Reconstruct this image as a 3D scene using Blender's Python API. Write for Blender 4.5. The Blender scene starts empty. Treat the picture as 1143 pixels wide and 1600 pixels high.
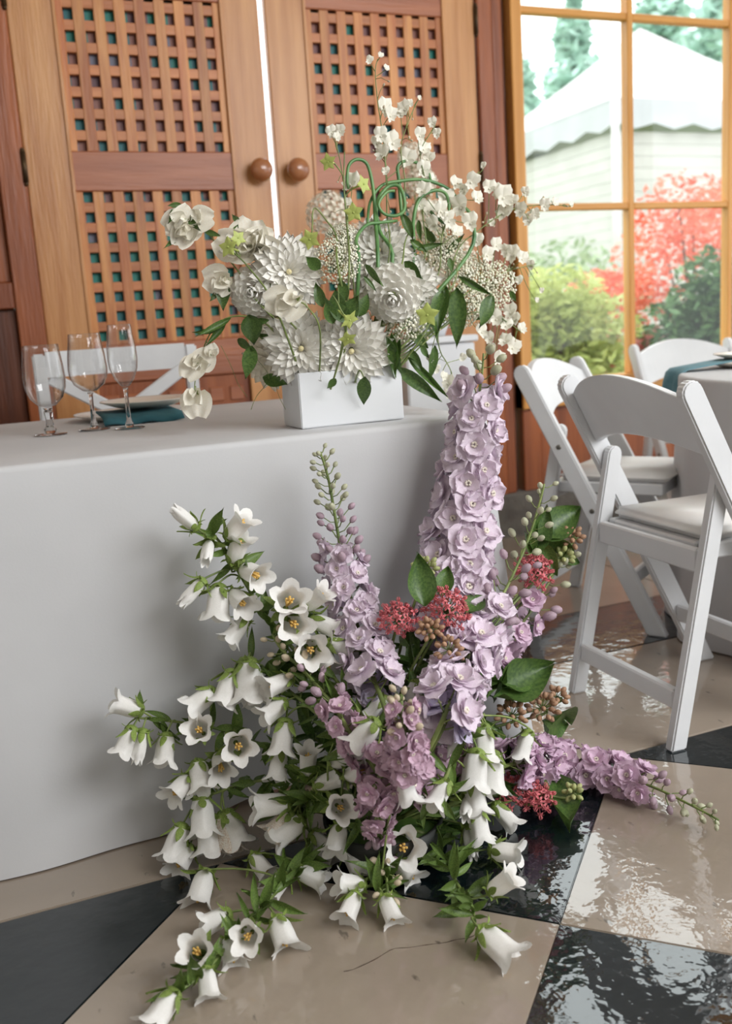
import bpy, bmesh, math, random
from mathutils import Vector, Matrix
random.seed(7)
PI = math.pi
S = bpy.context.scene
COL = S.collection
# ------------------------------------------------------------------ camera
FOC, YAW, PITCH, ROLL, CAMH = 1506.44, .383084, .1913625, -.063835, .94966
_cy, _sy, _cp, _sp = math.cos(YAW), math.sin(YAW), math.cos(PITCH), math.sin(PITCH)
FW = Vector((_sy*_cp, _cy*_cp, -_sp))
_r0 = Vector((_cy, -_sy, 0)); _u0 = _r0.cross(FW)
RT = _r0*math.cos(ROLL) + _u0*math.sin(ROLL)
UP = _u0*math.cos(ROLL) - _r0*math.sin(ROLL)
EYE = Vector((0, 0, CAMH))
cd = bpy.data.cameras.new('camera'); cam = bpy.data.objects.new('camera', cd); COL.objects.link(cam)
cam.matrix_world = Matrix.Translation(EYE) @ Matrix((RT, UP, -FW)).transposed().to_4x4()
cd.sensor_width = 36; cd.lens = FOC/1600*36; cd.clip_start = .05; cd.clip_end = 200
cd.dof.use_dof = True; cd.dof.focus_distance = 1.8; cd.dof.aperture_fstop = 3.4
S.camera = cam
# ------------------------------------------------------------------ sky, added fill lamp, exposure
w = bpy.data.worlds.new('overcast_sky'); S.world = w; w.use_nodes = True
bg = w.node_tree.nodes['Background']
bg.inputs[0].default_value = (.94, .975, 1.0, 1)
# overcast sky: brightness rises from the horizon to three times as much overhead
_n = w.node_tree.nodes; _l = w.node_tree.links
_tc = _n.new('ShaderNodeTexCoord'); _sx = _n.new('ShaderNodeSeparateXYZ'); _mr = _n.new('ShaderNodeMapRange')
_l.new(_tc.outputs['Generated'], _sx.inputs[0]); _l.new(_sx.outputs[2], _mr.inputs[0])
SKY = 1.9
_mr.inputs[1].default_value = 0; _mr.inputs[2].default_value = 1; _mr.inputs[3].default_value = SKY; _mr.inputs[4].default_value = SKY*3
_l.new(_mr.outputs[0], bg.inputs[1])
def area(name, loc, target, sx, sy, power, col):
    l = bpy.data.lights.new(name, 'AREA'); l.shape = 'RECTANGLE'; l.size = sx; l.size_y = sy; l.energy = power; l.color = col
    o = bpy.data.objects.new(name, l); COL.objects.link(o); o.location = loc
    o.rotation_euler = (Vector(target)-Vector(loc)).to_track_quat('-Z', 'Y').to_euler()
    return o
area('fill_lamp_high', (2.3, -1.1, 2.75), (.7, 1.8, .8), 2.6, 1.7, 125, (.98, .988, 1))  # added lamp below the ceiling, brightens tabletop and flower tops; no window modelled there
S.view_settings.view_transform = 'Standard'; S.view_settings.look = 'None'
S.view_settings.gamma = 1; S.view_settings.use_curve_mapping = False
S.view_settings.exposure = 0.1
# ------------------------------------------------------------------ helpers
def ray(x, y): return FW + RT*((x-571.5)/FOC) + UP*((800-y)/FOC)
def atY(x, y, Y): d = ray(x, y); return EYE + d*(Y/d.y)
def atZ(x, y, z): d = ray(x, y); return EYE + d*((z-CAMH)/d.z)
def depth(p): return (p-EYE).dot(FW)
def lin(c): return tuple((v/255/12.92 if v/255 <= .04045 else ((v/255+.055)/1.055)**2.4) for v in c)
MATS = {}
def M(name, c1, c2=None, rough=.5, scale=8, stretch=(1, 1, 1), bump=0, bscale=None, trans=0, rand=0, spec=.5, detail=3, coat=0, lo=.35, hi=.65, bdist=.01):
    if name in MATS: return MATS[name]
    m = bpy.data.materials.new(name); m.use_nodes = True; nt = m.node_tree; N = nt.nodes; L = nt.links
    b = N['Principled BSDF']; out = N['Material Output']
    b.inputs['Roughness'].default_value = rough; b.inputs['Specular IOR Level'].default_value = spec
    b.inputs['Coat Weight'].default_value = coat; b.inputs['Coat Roughness'].default_value = .12
    tc = N.new('ShaderNodeTexCoord'); mp = N.new('ShaderNodeMapping'); L.new(tc.outputs['Object'], mp.inputs[0])
    mp.inputs['Scale'].default_value = stretch
    oi = N.new('ShaderNodeObjectInfo')
    ad = N.new('ShaderNodeVectorMath'); ad.operation = 'ADD'; L.new(mp.outputs[0], ad.inputs[0])
    mu = N.new('ShaderNodeMath'); mu.operation = 'MULTIPLY'; mu.inputs[1].default_value = 13; L.new(oi.outputs['Random'], mu.inputs[0]); L.new(mu.outputs[0], ad.inputs[1])
    nz = N.new('ShaderNodeTexNoise'); nz.inputs['Scale'].default_value = scale; nz.inputs['Detail'].default_value = detail
    L.new(ad.outputs[0], nz.inputs['Vector'])
    rp = N.new('ShaderNodeValToRGB'); L.new(nz.outputs['Fac'], rp.inputs[0])
    rp.color_ramp.elements[0].position = lo; rp.color_ramp.elements[1].position = hi
    rp.color_ramp.elements[0].color = (*lin(c1), 1); rp.color_ramp.elements[1].color = (*lin(c2 or c1), 1)
    col = rp.outputs[0]
    if rand:
        hs = N.new('ShaderNodeHueSaturation'); L.new(col, hs.inputs['Color'])
        mr = N.new('ShaderNodeMapRange'); L.new(oi.outputs['Random'], mr.inputs[0]); mr.inputs[3].default_value = 1-rand; mr.inputs[4].default_value = 1+rand
        L.new(mr.outputs[0], hs.inputs['Value']); col = hs.outputs[0]
    L.new(col, b.inputs['Base Color'])
    if bump:
        n2 = N.new('ShaderNodeTexNoise'); n2.inputs['Scale'].default_value = bscale or scale*3; n2.inputs['Detail'].default_value = 3
        L.new(ad.outputs[0], n2.inputs['Vector'])
        bp = N.new('ShaderNodeBump'); bp.inputs['Strength'].default_value = bump; bp.inputs['Distance'].default_value = bdist
        L.new(n2.outputs['Fac'], bp.inputs['Height']); L.new(bp.outputs[0], b.inputs['Normal'])
    if trans:
        tr = N.new('ShaderNodeBsdfTranslucent'); L.new(col, tr.inputs[0]); mx = N.new('ShaderNodeMixShader'); mx.inputs[0].default_value = trans
        L.new(b.outputs[0], mx.inputs[1]); L.new(tr.outputs[0], mx.inputs[2]); L.new(mx.outputs[0], out.inputs[0])
    MATS[name] = m; return m
class MB:
    def __init__(s): s.v = []; s.f = []
    def add(s, vs, fs, mx=None):
        o = len(s.v); s.v += [mx @ Vector(p) for p in vs] if mx else [Vector(p) for p in vs]
        s.f += [tuple(i+o for i in q) for q in fs]; return s
    def grid(s, rows, close=False, mx=None):
        n = len(rows[0]); fs = []
        for i in range(len(rows)-1):
            for j in range(n if close else n-1):
                k = (j+1) % n; fs.append((i*n+j, i*n+k, (i+1)*n+k, (i+1)*n+j))
        return s.add([p for r in rows for p in r], fs, mx)
    def box(s, x0, x1, y0, y1, z0, z1, mx=None):
        return s.add([(x, y, z) for z in (z0, z1) for y in (y0, y1) for x in (x0, x1)],
                     [(0, 2, 3, 1), (4, 5, 7, 6), (0, 1, 5, 4), (2, 6, 7, 3), (0, 4, 6, 2), (1, 3, 7, 5)], mx)
    def lathe(s, prof, n=24, mx=None):
        rows = [[(r*math.cos(2*PI*j/n), r*math.sin(2*PI*j/n), z) for j in range(n)] for r, z in prof]
        return s.grid(rows, True, mx)
    def tube(s, pts, rad, n=6, caps=True):
        pts = [Vector(p) for p in pts]; m = len(pts); rows = []
        ref = None
        for i, p in enumerate(pts):
            t = (pts[min(i+1, m-1)]-pts[max(i-1, 0)])
            if t.length < 1e-9: t = Vector((0, 0, 1))
            t.normalize()
            if ref is None: ref = t.orthogonal().normalized()
            ref = ref - t*ref.dot(t)
            if ref.length < 1e-6: ref = t.orthogonal()
            ref.normalize(); b = t.cross(ref)
            r = rad[i] if isinstance(rad, (list, tuple)) else rad
            rows.append([p + ref*(r*math.cos(2*PI*j/n)) + b*(r*math.sin(2*PI*j/n)) for j in range(n)])
        o = len(s.v); s.grid(rows, True)
        if caps: s.f += [tuple(o+j for j in reversed(range(n))), tuple(o+(m-1)*n+j for j in range(n))]
        return s
    def ball(s, c, r, n=8, k=5, mx=None, sz=1):
        rows = [[(c[0]+r*math.sin(PI*i/k)*math.cos(2*PI*j/n), c[1]+r*math.sin(PI*i/k)*math.sin(2*PI*j/n), c[2]-r*sz*math.cos(PI*i/k)) for j in range(n)] for i in range(k+1)]
        return s.grid(rows, True, mx)
    def mesh(s, name, mat=None, smooth=True, weld=False):
        me = bpy.data.meshes.new(name); me.from_pydata([tuple(p) for p in s.v], [], s.f)
        if weld:
            bm = bmesh.new(); bm.from_mesh(me); bmesh.ops.remove_doubles(bm, verts=bm.verts, dist=1e-5); bmesh.ops.recalc_face_normals(bm, faces=bm.faces); bm.to_mesh(me); bm.free()
        if smooth: me.polygons.foreach_set('use_smooth', [True]*len(me.polygons))
        if mat: me.materials.append(mat)
        me.update(); return me
def bev(x0, x1, y0, y1, z0, z1, mat, b=.004, name='part', seg=1, pts=None):
    """bevelled box mesh (or bevelled prism when pts = outline in xz, extruded along y)"""
    bm = bmesh.new()
    if pts:
        a = [bm.verts.new((x, y0, z)) for x, z in pts]; c = [bm.verts.new((x, y1, z)) for x, z in pts]; n = len(pts)
        bm.faces.new(a); bm.faces.new(list(reversed(c)))
        for i in range(n): bm.faces.new((a[i], c[i], c[(i+1) % n], a[(i+1) % n]))
        bmesh.ops.recalc_face_normals(bm, faces=bm.faces)
    else:
        bmesh.ops.create_cube(bm, size=1, matrix=Matrix.Translation(((x0+x1)/2, (y0+y1)/2, (z0+z1)/2)) @ Matrix.Diagonal((x1-x0, y1-y0, z1-z0, 1)))
    if b: bmesh.ops.bevel(bm, geom=list(bm.edges), offset=b, segments=seg, affect='EDGES', clamp_overlap=True)
    me = bpy.data.meshes.new(name); bm.to_mesh(me); bm.free()
    if mat: me.materials.append(mat)
    return me
def obj(name, me, parent=None, mx=None):
    o = bpy.data.objects.new(name, me); COL.objects.link(o)
    if parent is not None: o.parent = parent
    if mx is not None: o.matrix_basis = mx
    return o
def wchild(name, me, root, mw):            # a part of root, given where it is in the world (root: location only)
    return obj(name, me, root, Matrix.Translation(-root.location) @ mw)
def tag(o, label=None, cat=None, group=None, kind=None):
    if label: o['label'] = label
    if cat: o['category'] = cat
    if group: o['group'] = group
    if kind: o['kind'] = kind
    return o
def empty(name, loc=(0, 0, 0), rz=0):
    o = bpy.data.objects.new(name, None); COL.objects.link(o); o.location = loc; o.rotation_euler = (0, 0, rz); o.empty_display_size = .05; return o
def copy_tree(o, parent=None):
    c = o.copy(); COL.objects.link(c); c.parent = parent
    for ch in list(o.children): copy_tree(ch, c)
    return c
def frame(d, spin=0, hint=None):           # rotation whose Z axis is d
    d = Vector(d).normalized(); h = Vector(hint) if hint else d.orthogonal()
    x = (h - d*h.dot(d))
    if x.length < 1e-6: x = d.orthogonal()
    x.normalize(); y = d.cross(x)
    return Matrix((x, y, d)).transposed().to_4x4() @ Matrix.Rotation(spin, 4, 'Z')
def place(p, d, s, spin=0, hint=None):
    return Matrix.Translation(p) @ frame(d, spin, hint) @ Matrix.Scale(s, 4)
def smooth_poly(pts, k=4):                 # Catmull-Rom through the points
    pts = [Vector(p) for p in pts]; out = []
    for i in range(len(pts)-1):
        p0, p1, p2, p3 = pts[max(i-1, 0)], pts[i], pts[i+1], pts[min(i+2, len(pts)-1)]
        for j in range(k):
            t = j/k
            out.append(.5*((2*p1)+(p2-p0)*t+(2*p0-5*p1+4*p2-p3)*t*t+(3*p1-p0-3*p2+p3)*t**3))
    out.append(pts[-1]); return out
def sstep(a, b, x): t = min(1, max(0, (x-a)/(b-a))); return t*t*(3-2*t)
# ------------------------------------------------------------------ materials of the setting
honey = M('honey_wood', (176, 118, 68), (202, 147, 94), .38, 6, (3, 3, .25), .15, 40)
honey_h = M('honey_wood_cross', (150, 88, 58), (172, 106, 72), .4, 6, (.25, 3, 3), .15, 40)
latw = M('lattice_wood', (168, 98, 52), (200, 138, 78), .42, 9, (3, 3, .3), .15, 40, rand=.2)
lath = M('lattice_wood_cross', (166, 98, 54), (188, 120, 70), .42, 9, (.3, 3, 3), .15, 40, rand=.15)
redw = M('red_brown_wood', (124, 64, 34), (164, 92, 50), .4, 5, (3, 3, .25), .2, 30)
darkw = M('dark_wood', (72, 36, 22), (104, 56, 34), .4, 5, (3, 3, .25), .2, 30)
yellow = M('yellow_pine', (196, 134, 62), (220, 160, 86), .4, 5, (3, 3, .3), .1, 30)
yellowh = M('yellow_pine_cross', (196, 134, 62), (220, 160, 86), .4, 5, (.3, 3, 3), .1, 30)
conc = M('grey_concrete', (92, 86, 80), (130, 124, 116), .85, 6, bump=.4, bscale=40)
knobm = M('knob_wood', (150, 92, 56), (172, 112, 72), .22, 10, coat=.6)
brass = M('dark_brass', (62, 48, 34), (88, 68, 44), .45, 30); MATS['dark_brass'].node_tree.nodes['Principled BSDF'].inputs['Metallic'].default_value = .7
white_wall = M('white_plaster', (214, 210, 202), (222, 219, 212), .8, 4)
def floor_mat(name, c1, c2, rough, bumps):
    m = M(name, c1, c2, rough, 2.2, bump=bumps, bscale=19, spec=.6, detail=6, bdist=.01)
    nt = m.node_tree; N = nt.nodes; L = nt.links; b = N['Principled BSDF']
    src = b.inputs['Base Color'].links[0].from_socket
    L.new(b.inputs['Normal'].links[0].from_socket, b.inputs['Coat Normal'])
    tc = [n for n in N if n.type == 'TEX_COORD'][0]
    # scuffs and specks worn into the paint
    v = N.new('ShaderNodeTexNoise'); v.inputs['Scale'].default_value = 34; v.inputs['Detail'].default_value = 5
    mp = N.new('ShaderNodeMapping'); mp.inputs['Scale'].default_value = (1, .45, 1); mp.inputs['Rotation'].default_value = (0, 0, .8); L.new(tc.outputs['Object'], mp.inputs[0]); L.new(mp.outputs[0], v.inputs['Vector'])
    b.inputs['Specular IOR Level'].default_value = .1; b.inputs['Coat Weight'].default_value = 1.0; b.inputs['Coat IOR'].default_value = 1.75; b.inputs['Coat Roughness'].default_value = .045
    r = N.new('ShaderNodeValToRGB'); r.color_ramp.elements[0].position = .29; r.color_ramp.elements[1].position = .34
    r.color_ramp.elements[0].color = (.35, .35, .35, 1); r.color_ramp.elements[1].color = (1, 1, 1, 1); L.new(v.outputs['Fac'], r.inputs[0])
    mx = N.new('ShaderNodeMixRGB'); mx.blend_type = 'MULTIPLY'; mx.inputs[0].default_value = .8
    L.new(src, mx.inputs[1]); L.new(r.outputs[0], mx.inputs[2]); L.new(mx.outputs[0], b.inputs['Base Color'])
    return m
beige = floor_mat('beige_floor_paint', (146, 133, 119), (164, 150, 135), .3, .17)
black = floor_mat('black_floor_paint', (10, 19, 22), (15, 27, 31), .3, .2)
grout = M('floor_joint', (70, 64, 56), (90, 82, 72), .8, 20)
# ------------------------------------------------------------------ floor: diagonal tiles, border slabs
fl = obj('floor', bev(-2.3, 6, -2.5, 3.7, -.12, -.006, grout, 0, 'floor')); tag(fl, 'black and beige painted floor with diagonal tiles and a border', kind='structure')
C0 = (.319, 1.615); DS = .88; hd = DS/2 - .0008
def clip(poly, ymax):
    out = []
    for i in range(len(poly)):
        a, b = poly[i], poly[(i+1) % len(poly)]
        if a[1] <= ymax: out.append(a)
        if (a[1] > ymax) != (b[1] > ymax):
            t = (ymax-a[1])/(b[1]-a[1]); out.append((a[0]+t*(b[0]-a[0]), ymax))
    return out
def slab(pts, mat, top=0.0):
    cx = sum(p[0] for p in pts)/len(pts); cyy = sum(p[1] for p in pts)/len(pts)
    bm = bmesh.new(); a = [bm.verts.new((x-cx, y-cyy, 0)) for x, y in pts]; c = [bm.verts.new((x-cx, y-cyy, -.02)) for x, y in pts]; n = len(pts)
    bm.faces.new(a); bm.faces.new(list(reversed(c)))
    for i in range(n): bm.faces.new((a[i], c[i], c[(i+1) % n], a[(i+1) % n]))
    bmesh.ops.recalc_face_normals(bm, faces=bm.faces)
    bmesh.ops.bevel(bm, geom=[e for e in bm.edges if all(v.co.z > -.001 for v in e.verts)], offset=.0015, segments=2, affect='EDGES')
    me = bpy.data.meshes.new('tile'); bm.to_mesh(me); bm.free(); me.materials.append(mat)
    return obj('floor_tile', me, fl, Matrix.Translation((cx, cyy, top)))
for k in range(-2, 5):
    for j in range(0, 3):
        for bl in (0, 1):
            cx = C0[0]+DS*k+(DS/2 if bl else 0); cyy = C0[1]-DS*j-(0 if bl else DS/2)
            pts = clip([(cx+hd, cyy), (cx, cyy+hd), (cx-hd, cyy), (cx, cyy-hd)], C0[1]-.002)
            slab(pts, black if bl else beige, random.uniform(-.0008, 0))
for x0 in (-2.2, -.75, .7, 2.15, 3.6):
    x1 = x0+1.45
    slab([(x0+.002, 1.617), (x1-.002, 1.617), (x1-.002, 2.158), (x0+.002, 2.158)], beige)
    slab([(x0+.002, 2.162), (x1-.002, 2.162), (x1-.002, 2.518), (x0+.002, 2.518)], black)
    slab([(x0+.002, 2.522), (x1-.002, 2.522), (x1-.002, 3.6), (x0+.002, 3.6)], beige)
# crack running through the near beige tile
crackm = M('crack', (58, 44, 34), (84, 66, 52), .9, 40)
cp = [atZ(x, y, -.0006) for x, y in [(535, 1520), (575, 1507), (598, 1488), (640, 1480), (676, 1476), (712, 1469), (742, 1464)]]
mb = MB(); mb.tube(smooth_poly([p+Vector((random.uniform(-.004, .004), random.uniform(-.004, .004), 0)) for p in smooth_poly(cp, 2)], 2), [.0004+.0008*random.random() for _ in range(25)], 4)
obj('crack', mb.mesh('crack', crackm), fl)
# ------------------------------------------------------------------ room shell
WY = 3.6
wb = empty('wall_back', (0, 0, 0)); tag(wb, 'wooden wall behind the tables with doors and window', kind='structure')
def wp(name, x0, x1, y0, y1, z0, z1, mat, b=.004, parent=wb): return obj(name, bev(x0, x1, y0, y1, z0, z1, mat, b, name), parent)
wp('plinth', -2.2, 6, WY-.02, WY+.12, -.01, .19, conc, .006)
wp('wall_panel', -2.2, -.55, WY+.03, WY+.1, .19, 3.3, darkw)
wp('panel_stile', .2, .288, WY-.005, WY+.1, .19, 3.3, redw)
for z0, z1, m_ in ((.19, .3, redw), (1.08, 1.17, redw), (2.4, 2.5, redw)): wp('panel_rail', -.55, .2, WY, WY+.1, z0, z1, m_)
wp('raised_panel', -.55, .2, WY+.03, WY+.08, .3, 1.08, darkw); wp('raised_panel', -.55, .2, WY+.03, WY+.08, 1.17, 2.4, redw)
wp('raised_panel', -.55, .2, WY+.03, WY+.08, 2.5, 3.3, darkw)
wp('header', .283, 2.046, WY, WY+.1, 2.3, 3.3, honey)
wp('post', 2.048, 2.115, WY-.015, WY+.12, .19, 3.3, redw); wp('post', 2.117, 2.165, WY-.005, WY+.12, .19, 3.3, redw); wp('post_reveal', 2.167, 2.196, WY+.03, WY+.12, .19, 3.3, darkw)
wp('sill_panel', 2.21, 2.3, WY, WY+.1, .19, .55, redw); 
for x in (2.302, 2.9, 3.5, 4.1, 4.7, 5.3): wp('sill_panel', x, x+.596, WY+.01, WY+.1, .19, .55, redw)
wp('wall_panel', 5.6, 6, WY, WY+.1, .55, 3.3, redw)
cl = obj('ceiling', bev(-2.3, 6, -2.5, 3.75, 3.3, 3.4, white_wall, 0, 'ceiling')); tag(cl, 'plain white ceiling above the room', kind='structure')
wr = empty('wall_right', (6, 0, 0)); tag(wr, 'right side wall with wide window openings', kind='structure')
for a_ in ((-.1, .45, -2.5, 3.75), (2.9, 3.3, -2.5, 3.75)): obj('wall_band', bev(0, .1, a_[2], a_[3], a_[0], a_[1], white_wall, 0), wr)
for yy in (-2.5, -.5, 1.5, 3.5): obj('wall_pier', bev(0, .1, yy, yy+.2, .45, 2.9, white_wall, 0), wr)
wq = obj('wall_rear', bev(-2.3, 3.2, -2.6, -2.5, -.1, 3.3, white_wall, 0, 'wall_rear')); tag(wq, 'plain light wall behind the camera', kind='structure')
wl = obj('wall_left', bev(-2.3, -2.2, -2.5, 3.75, -.1, 3.3, white_wall, 0, 'wall_left')); tag(wl, 'plain light wall at the left end of the room', kind='structure')
# ------------------------------------------------------------------ lattice doors
back_m = M('coloured_backing', (24, 104, 96), (96, 60, 66), .5, 1)
def colour_cells(m):
    nt = m.node_tree; N = nt.nodes; L = nt.links; b = N['Principled BSDF']
    tc = [n for n in N if n.type == 'TEX_COORD'][0]
    mp = N.new('ShaderNodeMapping'); mp.inputs['Scale'].default_value = (14.1, 0, 14.3); mp.inputs['Location'].default_value = (.28, 0, .45); L.new(tc.outputs['Object'], mp.inputs[0])
    fl_ = N.new('ShaderNodeVectorMath'); fl_.operation = 'FLOOR'; L.new(mp.outputs[0], fl_.inputs[0])
    wn = N.new('ShaderNodeTexWhiteNoise'); L.new(fl_.outputs[0], wn.inputs['Vector'])
    sx = N.new('ShaderNodeSeparateXYZ'); L.new(tc.outputs['Object'], sx.inputs[0])
    mr = N.new('ShaderNodeMapRange'); L.new(sx.outputs[2], mr.inputs[0]); mr.inputs[1].default_value = 1.36; mr.inputs[2].default_value = 1.52; mr.inputs[3].default_value = -.28; mr.inputs[4].default_value = .3
    ad = N.new('ShaderNodeMath'); L.new(wn.outputs['Value'], ad.inputs[0]); L.new(mr.outputs[0], ad.inputs[1])
    r = N.new('ShaderNodeValToRGB'); r.color_ramp.interpolation = 'CONSTANT'; L.new(ad.outputs[0], r.inputs[0]); e = r.color_ramp.elements
    e[0].color = (*lin((18, 128, 116)), 1); e[1].position = .4; e[1].color = (*lin((34, 112, 118)), 1)
    for p, c in ((.66, (116, 116, 134)), (.74, (134, 92, 92)), (.95, (104, 70, 78)), (1.0, (150, 100, 88))): q = e.new(p); q.color = (*lin(c), 1)
    L.new(r.outputs[0], b.inputs['Base Color'])
colour_cells(back_m)
def make_door(n, x0, x1, hinge_left, label):
    d = empty('door_%d' % n, ((x0+x1)/2, WY, .19)); tag(d, label, kind='structure')
    def P(name, a, b_, y0, y1, z0, z1, mat, bb=.004, parent=None):
        me = bev(a, b_, y0, y1, z0, z1, mat, bb, name)
        return wchild(name, me, d, Matrix()) if parent is None else obj(name, me, parent)
    sw = .153
    l0, l1 = x0+sw, x1-sw+.012
    P('stile', x0, l0, WY, WY+.035, .2, 2.27, honey); P('stile', l1, x1, WY, WY+.035, .2, 2.27, honey)
    P('bead', l0-.008, l0+.004, WY-.006, WY+.02, .2, 2.27, honey, .002); P('bead', l1-.004, l1+.008, WY-.006, WY+.02, .2, 2.27, honey, .002)
    for z0, z1 in ((2.106, 2.27), (1.466, 1.6), (.8, .935), (.2, .34)): P('rail', l0, l1, WY+.002, WY+.034, z0, z1, honey_h)
    P('backing', l0-.01, l1+.01, WY+.036, WY+.041, .3, 2.2, back_m, 0)
    P('panel', l0, l1, WY+.014, WY+.03, .34, .8, redw)
    for k in range(7): P('raised_square', l0+.02+k*.078, l0+.075+k*.078, WY+.008, WY+.016, .7, .755, honey_h, .004)
    pitch = (l1-l0)/8.28
    for z0, z1, nr in ((1.6, 2.106, 7), (.935, 1.466, 7)):
        for i in range(9):                          # upright slats
            c = l0+.5*(l1-l0)+(i-4)*pitch; hw = .0185 if 0 < i < 8 else .018
            P('slat', max(l0, c-hw), min(l1, c+hw), WY+.008, WY+.02, z0, z1, latw, .0015)
        hz = .0712
        for j in range(8):                          # cross slats
            zc = (z0+.053+j*hz) if z0 > 1.5 else (z1-.053-j*.0685)
            P('cross_slat', l0, l1, WY+.0105, WY+.031, max(z0, zc-.0165), min(z1, zc+.0165), lath, .0015)
    kx = (x1-.048) if hinge_left else (x0+.07)
    mb = MB(); mb.lathe([(r_*1.25, z_*1.15) for r_, z_ in [(0, -.066), (.012, -.0655), (.024, -.06), (.0315, -.05), (.034, -.04), (.032, -.029), (.025, -.02), (.015, -.014), (.014, -.006), (.02, 0), (.0, 0)]], 28)
    wchild('knob', mb.mesh('knob', knobm), d, Matrix.Translation((kx, WY, 1.531)) @ Matrix.Rotation(-PI/2, 4, 'X'))
    hx = x0-.004 if hinge_left else x1+.004
    for hz_ in (1.545, 2.1, .5):
        hmb = MB(); hmb.tube([(hx, WY-.008, hz_-.05), (hx, WY-.008, hz_+.05)], .009, 8); hmb.ball((hx, WY-.008, hz_+.055), .008); hmb.ball((hx, WY-.008, hz_-.055), .008)
        wchild('hinge', hmb.mesh('hinge', brass), d, Matrix())
make_door(1, .289, 1.156, True, 'left lattice door with round wooden knob, hinged beside the dark panelling')
make_door(2, 1.18, 2.044, False, 'right lattice door with round wooden knob, hinged beside the window post')
# ------------------------------------------------------------------ window
wn_ = empty('window_1', (2.2, WY, .55)); tag(wn_, 'tall divided window with yellow pine frame looking on the garden', kind='structure')
def wpart(name, *a, b=.004): return wchild(name, bev(*a, b, name), wn_, Matrix())
XS = [2.251, 2.781, 3.335, 3.89, 4.44, 4.99, 5.54]; ZS = [.66, 1.389, 2.159, 2.93]
wpart('casing', 2.198, 2.251, WY-.02, WY+.08, .55, 3.0, yellow); wpart('casing', 5.54, 5.6, WY-.02, WY+.08, .55, 3.0, yellow)
wpart('sill', 2.198, 5.6, WY-.03, WY+.08, .55, .66, yellowh); wpart('head', 2.198, 5.6, WY-.02, WY+.08, 2.945, 3.3, yellowh)
for x in XS[1:-1]: wpart('mullion', x-.001, x+.029, WY, WY+.05, .66, 2.95, yellow)
for i in range(6):
    for z in ZS[1:3]: wpart('muntin', XS[i]+(.029 if i else 0), XS[i+1], WY+.004, WY+.045, z-.014, z+.014, yellowh)
gl = bpy.data.materials.new('window_glass'); gl.use_nodes = True; N = gl.node_tree.nodes; L = gl.node_tree.links
t = N.new('ShaderNodeBsdfTransparent'); g = N.new('ShaderNodeBsdfGlossy'); g.inputs['Roughness'].default_value = .02; x_ = N.new('ShaderNodeMixShader'); lw = N.new('ShaderNodeLayerWeight'); lw.inputs[0].default_value = .5; pw = N.new('ShaderNodeMath'); pw.operation = 'POWER'; pw.inputs[1].default_value = 5; L.new(lw.outputs['Facing'], pw.inputs[0]); fr = N.new('ShaderNodeMath'); fr.operation = 'MULTIPLY_ADD'; fr.inputs[1].default_value = .9; fr.inputs[2].default_value = .035; L.new(pw.outputs[0], fr.inputs[0])
t.inputs[0].default_value = (.96, .98, .97, 1)
L.new(fr.outputs[0], x_.inputs[0]); L.new(t.outputs[0], x_.inputs[1]); L.new(g.outputs[0], x_.inputs[2]); L.new(x_.outputs[0], N['Material Output'].inputs[0])
for i in range(6):
    for j in range(3):
        wpart('pane', XS[i]+(.029 if i else 0), XS[i+1], WY+.022, WY+.026, ZS[j]+(.014 if j else 0), ZS[j+1]-.014+(.03 if j == 2 else 0), gl, b=0)
# ------------------------------------------------------------------ garden beyond the window
grass = M('lawn', (96, 118, 70), (128, 146, 92), .9, 3, bump=.5, bscale=60)
gd = obj('garden_ground', bev(-40, 60, 3.75, 70, -.3, -.15, grass, 0, 'ground')); tag(gd, 'green garden ground beyond the window', kind='structure')
canvas = M('white_canvas', (176, 172, 170), (184, 180, 178), .8, 3)
pale = M('pale_slats', (176, 172, 168), (186, 182, 178), .8, 3)
tent = empty('garden_canopy', (7.94, 10.05, -.15)); tag(tent, 'white pyramid-roofed garden canopy outside the window', 'canopy')
X0, Y0, SD = 6.44, 8.55, 3.0; EZ, AZ = 3.05, 4.2
mb = MB(); cs = [(X0, Y0), (X0+SD, Y0), (X0+SD, Y0+SD), (X0, Y0+SD)]
for k in range(4):
    (ax, ay), (bx_, by_) = cs[k], cs[(k+1) % 4]; rows = []
    for i in range(7):
        t = i/6; z = EZ+(AZ-EZ)*(t**1.12); rows.append([(ax+(bx_-ax)*s/6*(1-t)+(X0+SD/2-ax)*t, ay+(by_-ay)*s/6*(1-t)+(Y0+SD/2-ay)*t, z) for s in range(7)])
    mb.grid(rows)
wchild('roof', mb.mesh('roof', canvas), tent, Matrix())
for k in range(4):
    (ax, ay), (bx_, by_) = cs[k], cs[(k+1) % 4]; v = MB(); n = 24
    v.grid([[(ax+(bx_-ax)*s/n, ay+(by_-ay)*s/n, EZ) for s in range(n+1)], [(ax+(bx_-ax)*s/n, ay+(by_-ay)*s/n, EZ-.27+.03*math.cos(s*PI/2)) for s in range(n+1)]])
    wchild('valance', v.mesh('valance', M('grey_canvas', (166, 166, 170), (174, 174, 178), .8, 3)), tent, Matrix())
    wchild('post', MB().tube([(ax, ay, -.15), (ax, ay, EZ)], .04, 8).mesh('post', pale), tent, Matrix())
for k in (0, 3):
    (ax, ay), (bx_, by_) = cs[k], cs[(k+1) % 4]
    for i in range(22):
        z = .1+i*.12; e = .02
        me = bev(min(ax, bx_)+(.05 if k == 0 else .08), max(ax, bx_)-.05 if k == 0 else min(ax, bx_)+.1, min(ay, by_)+(.08 if k == 0 else .05), max(ay, by_)-.05 if k == 3 else min(ay, by_)+.1, z, z+.116, pale, 0, 'slat')
        wchild('slat', me, tent, Matrix())
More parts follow.
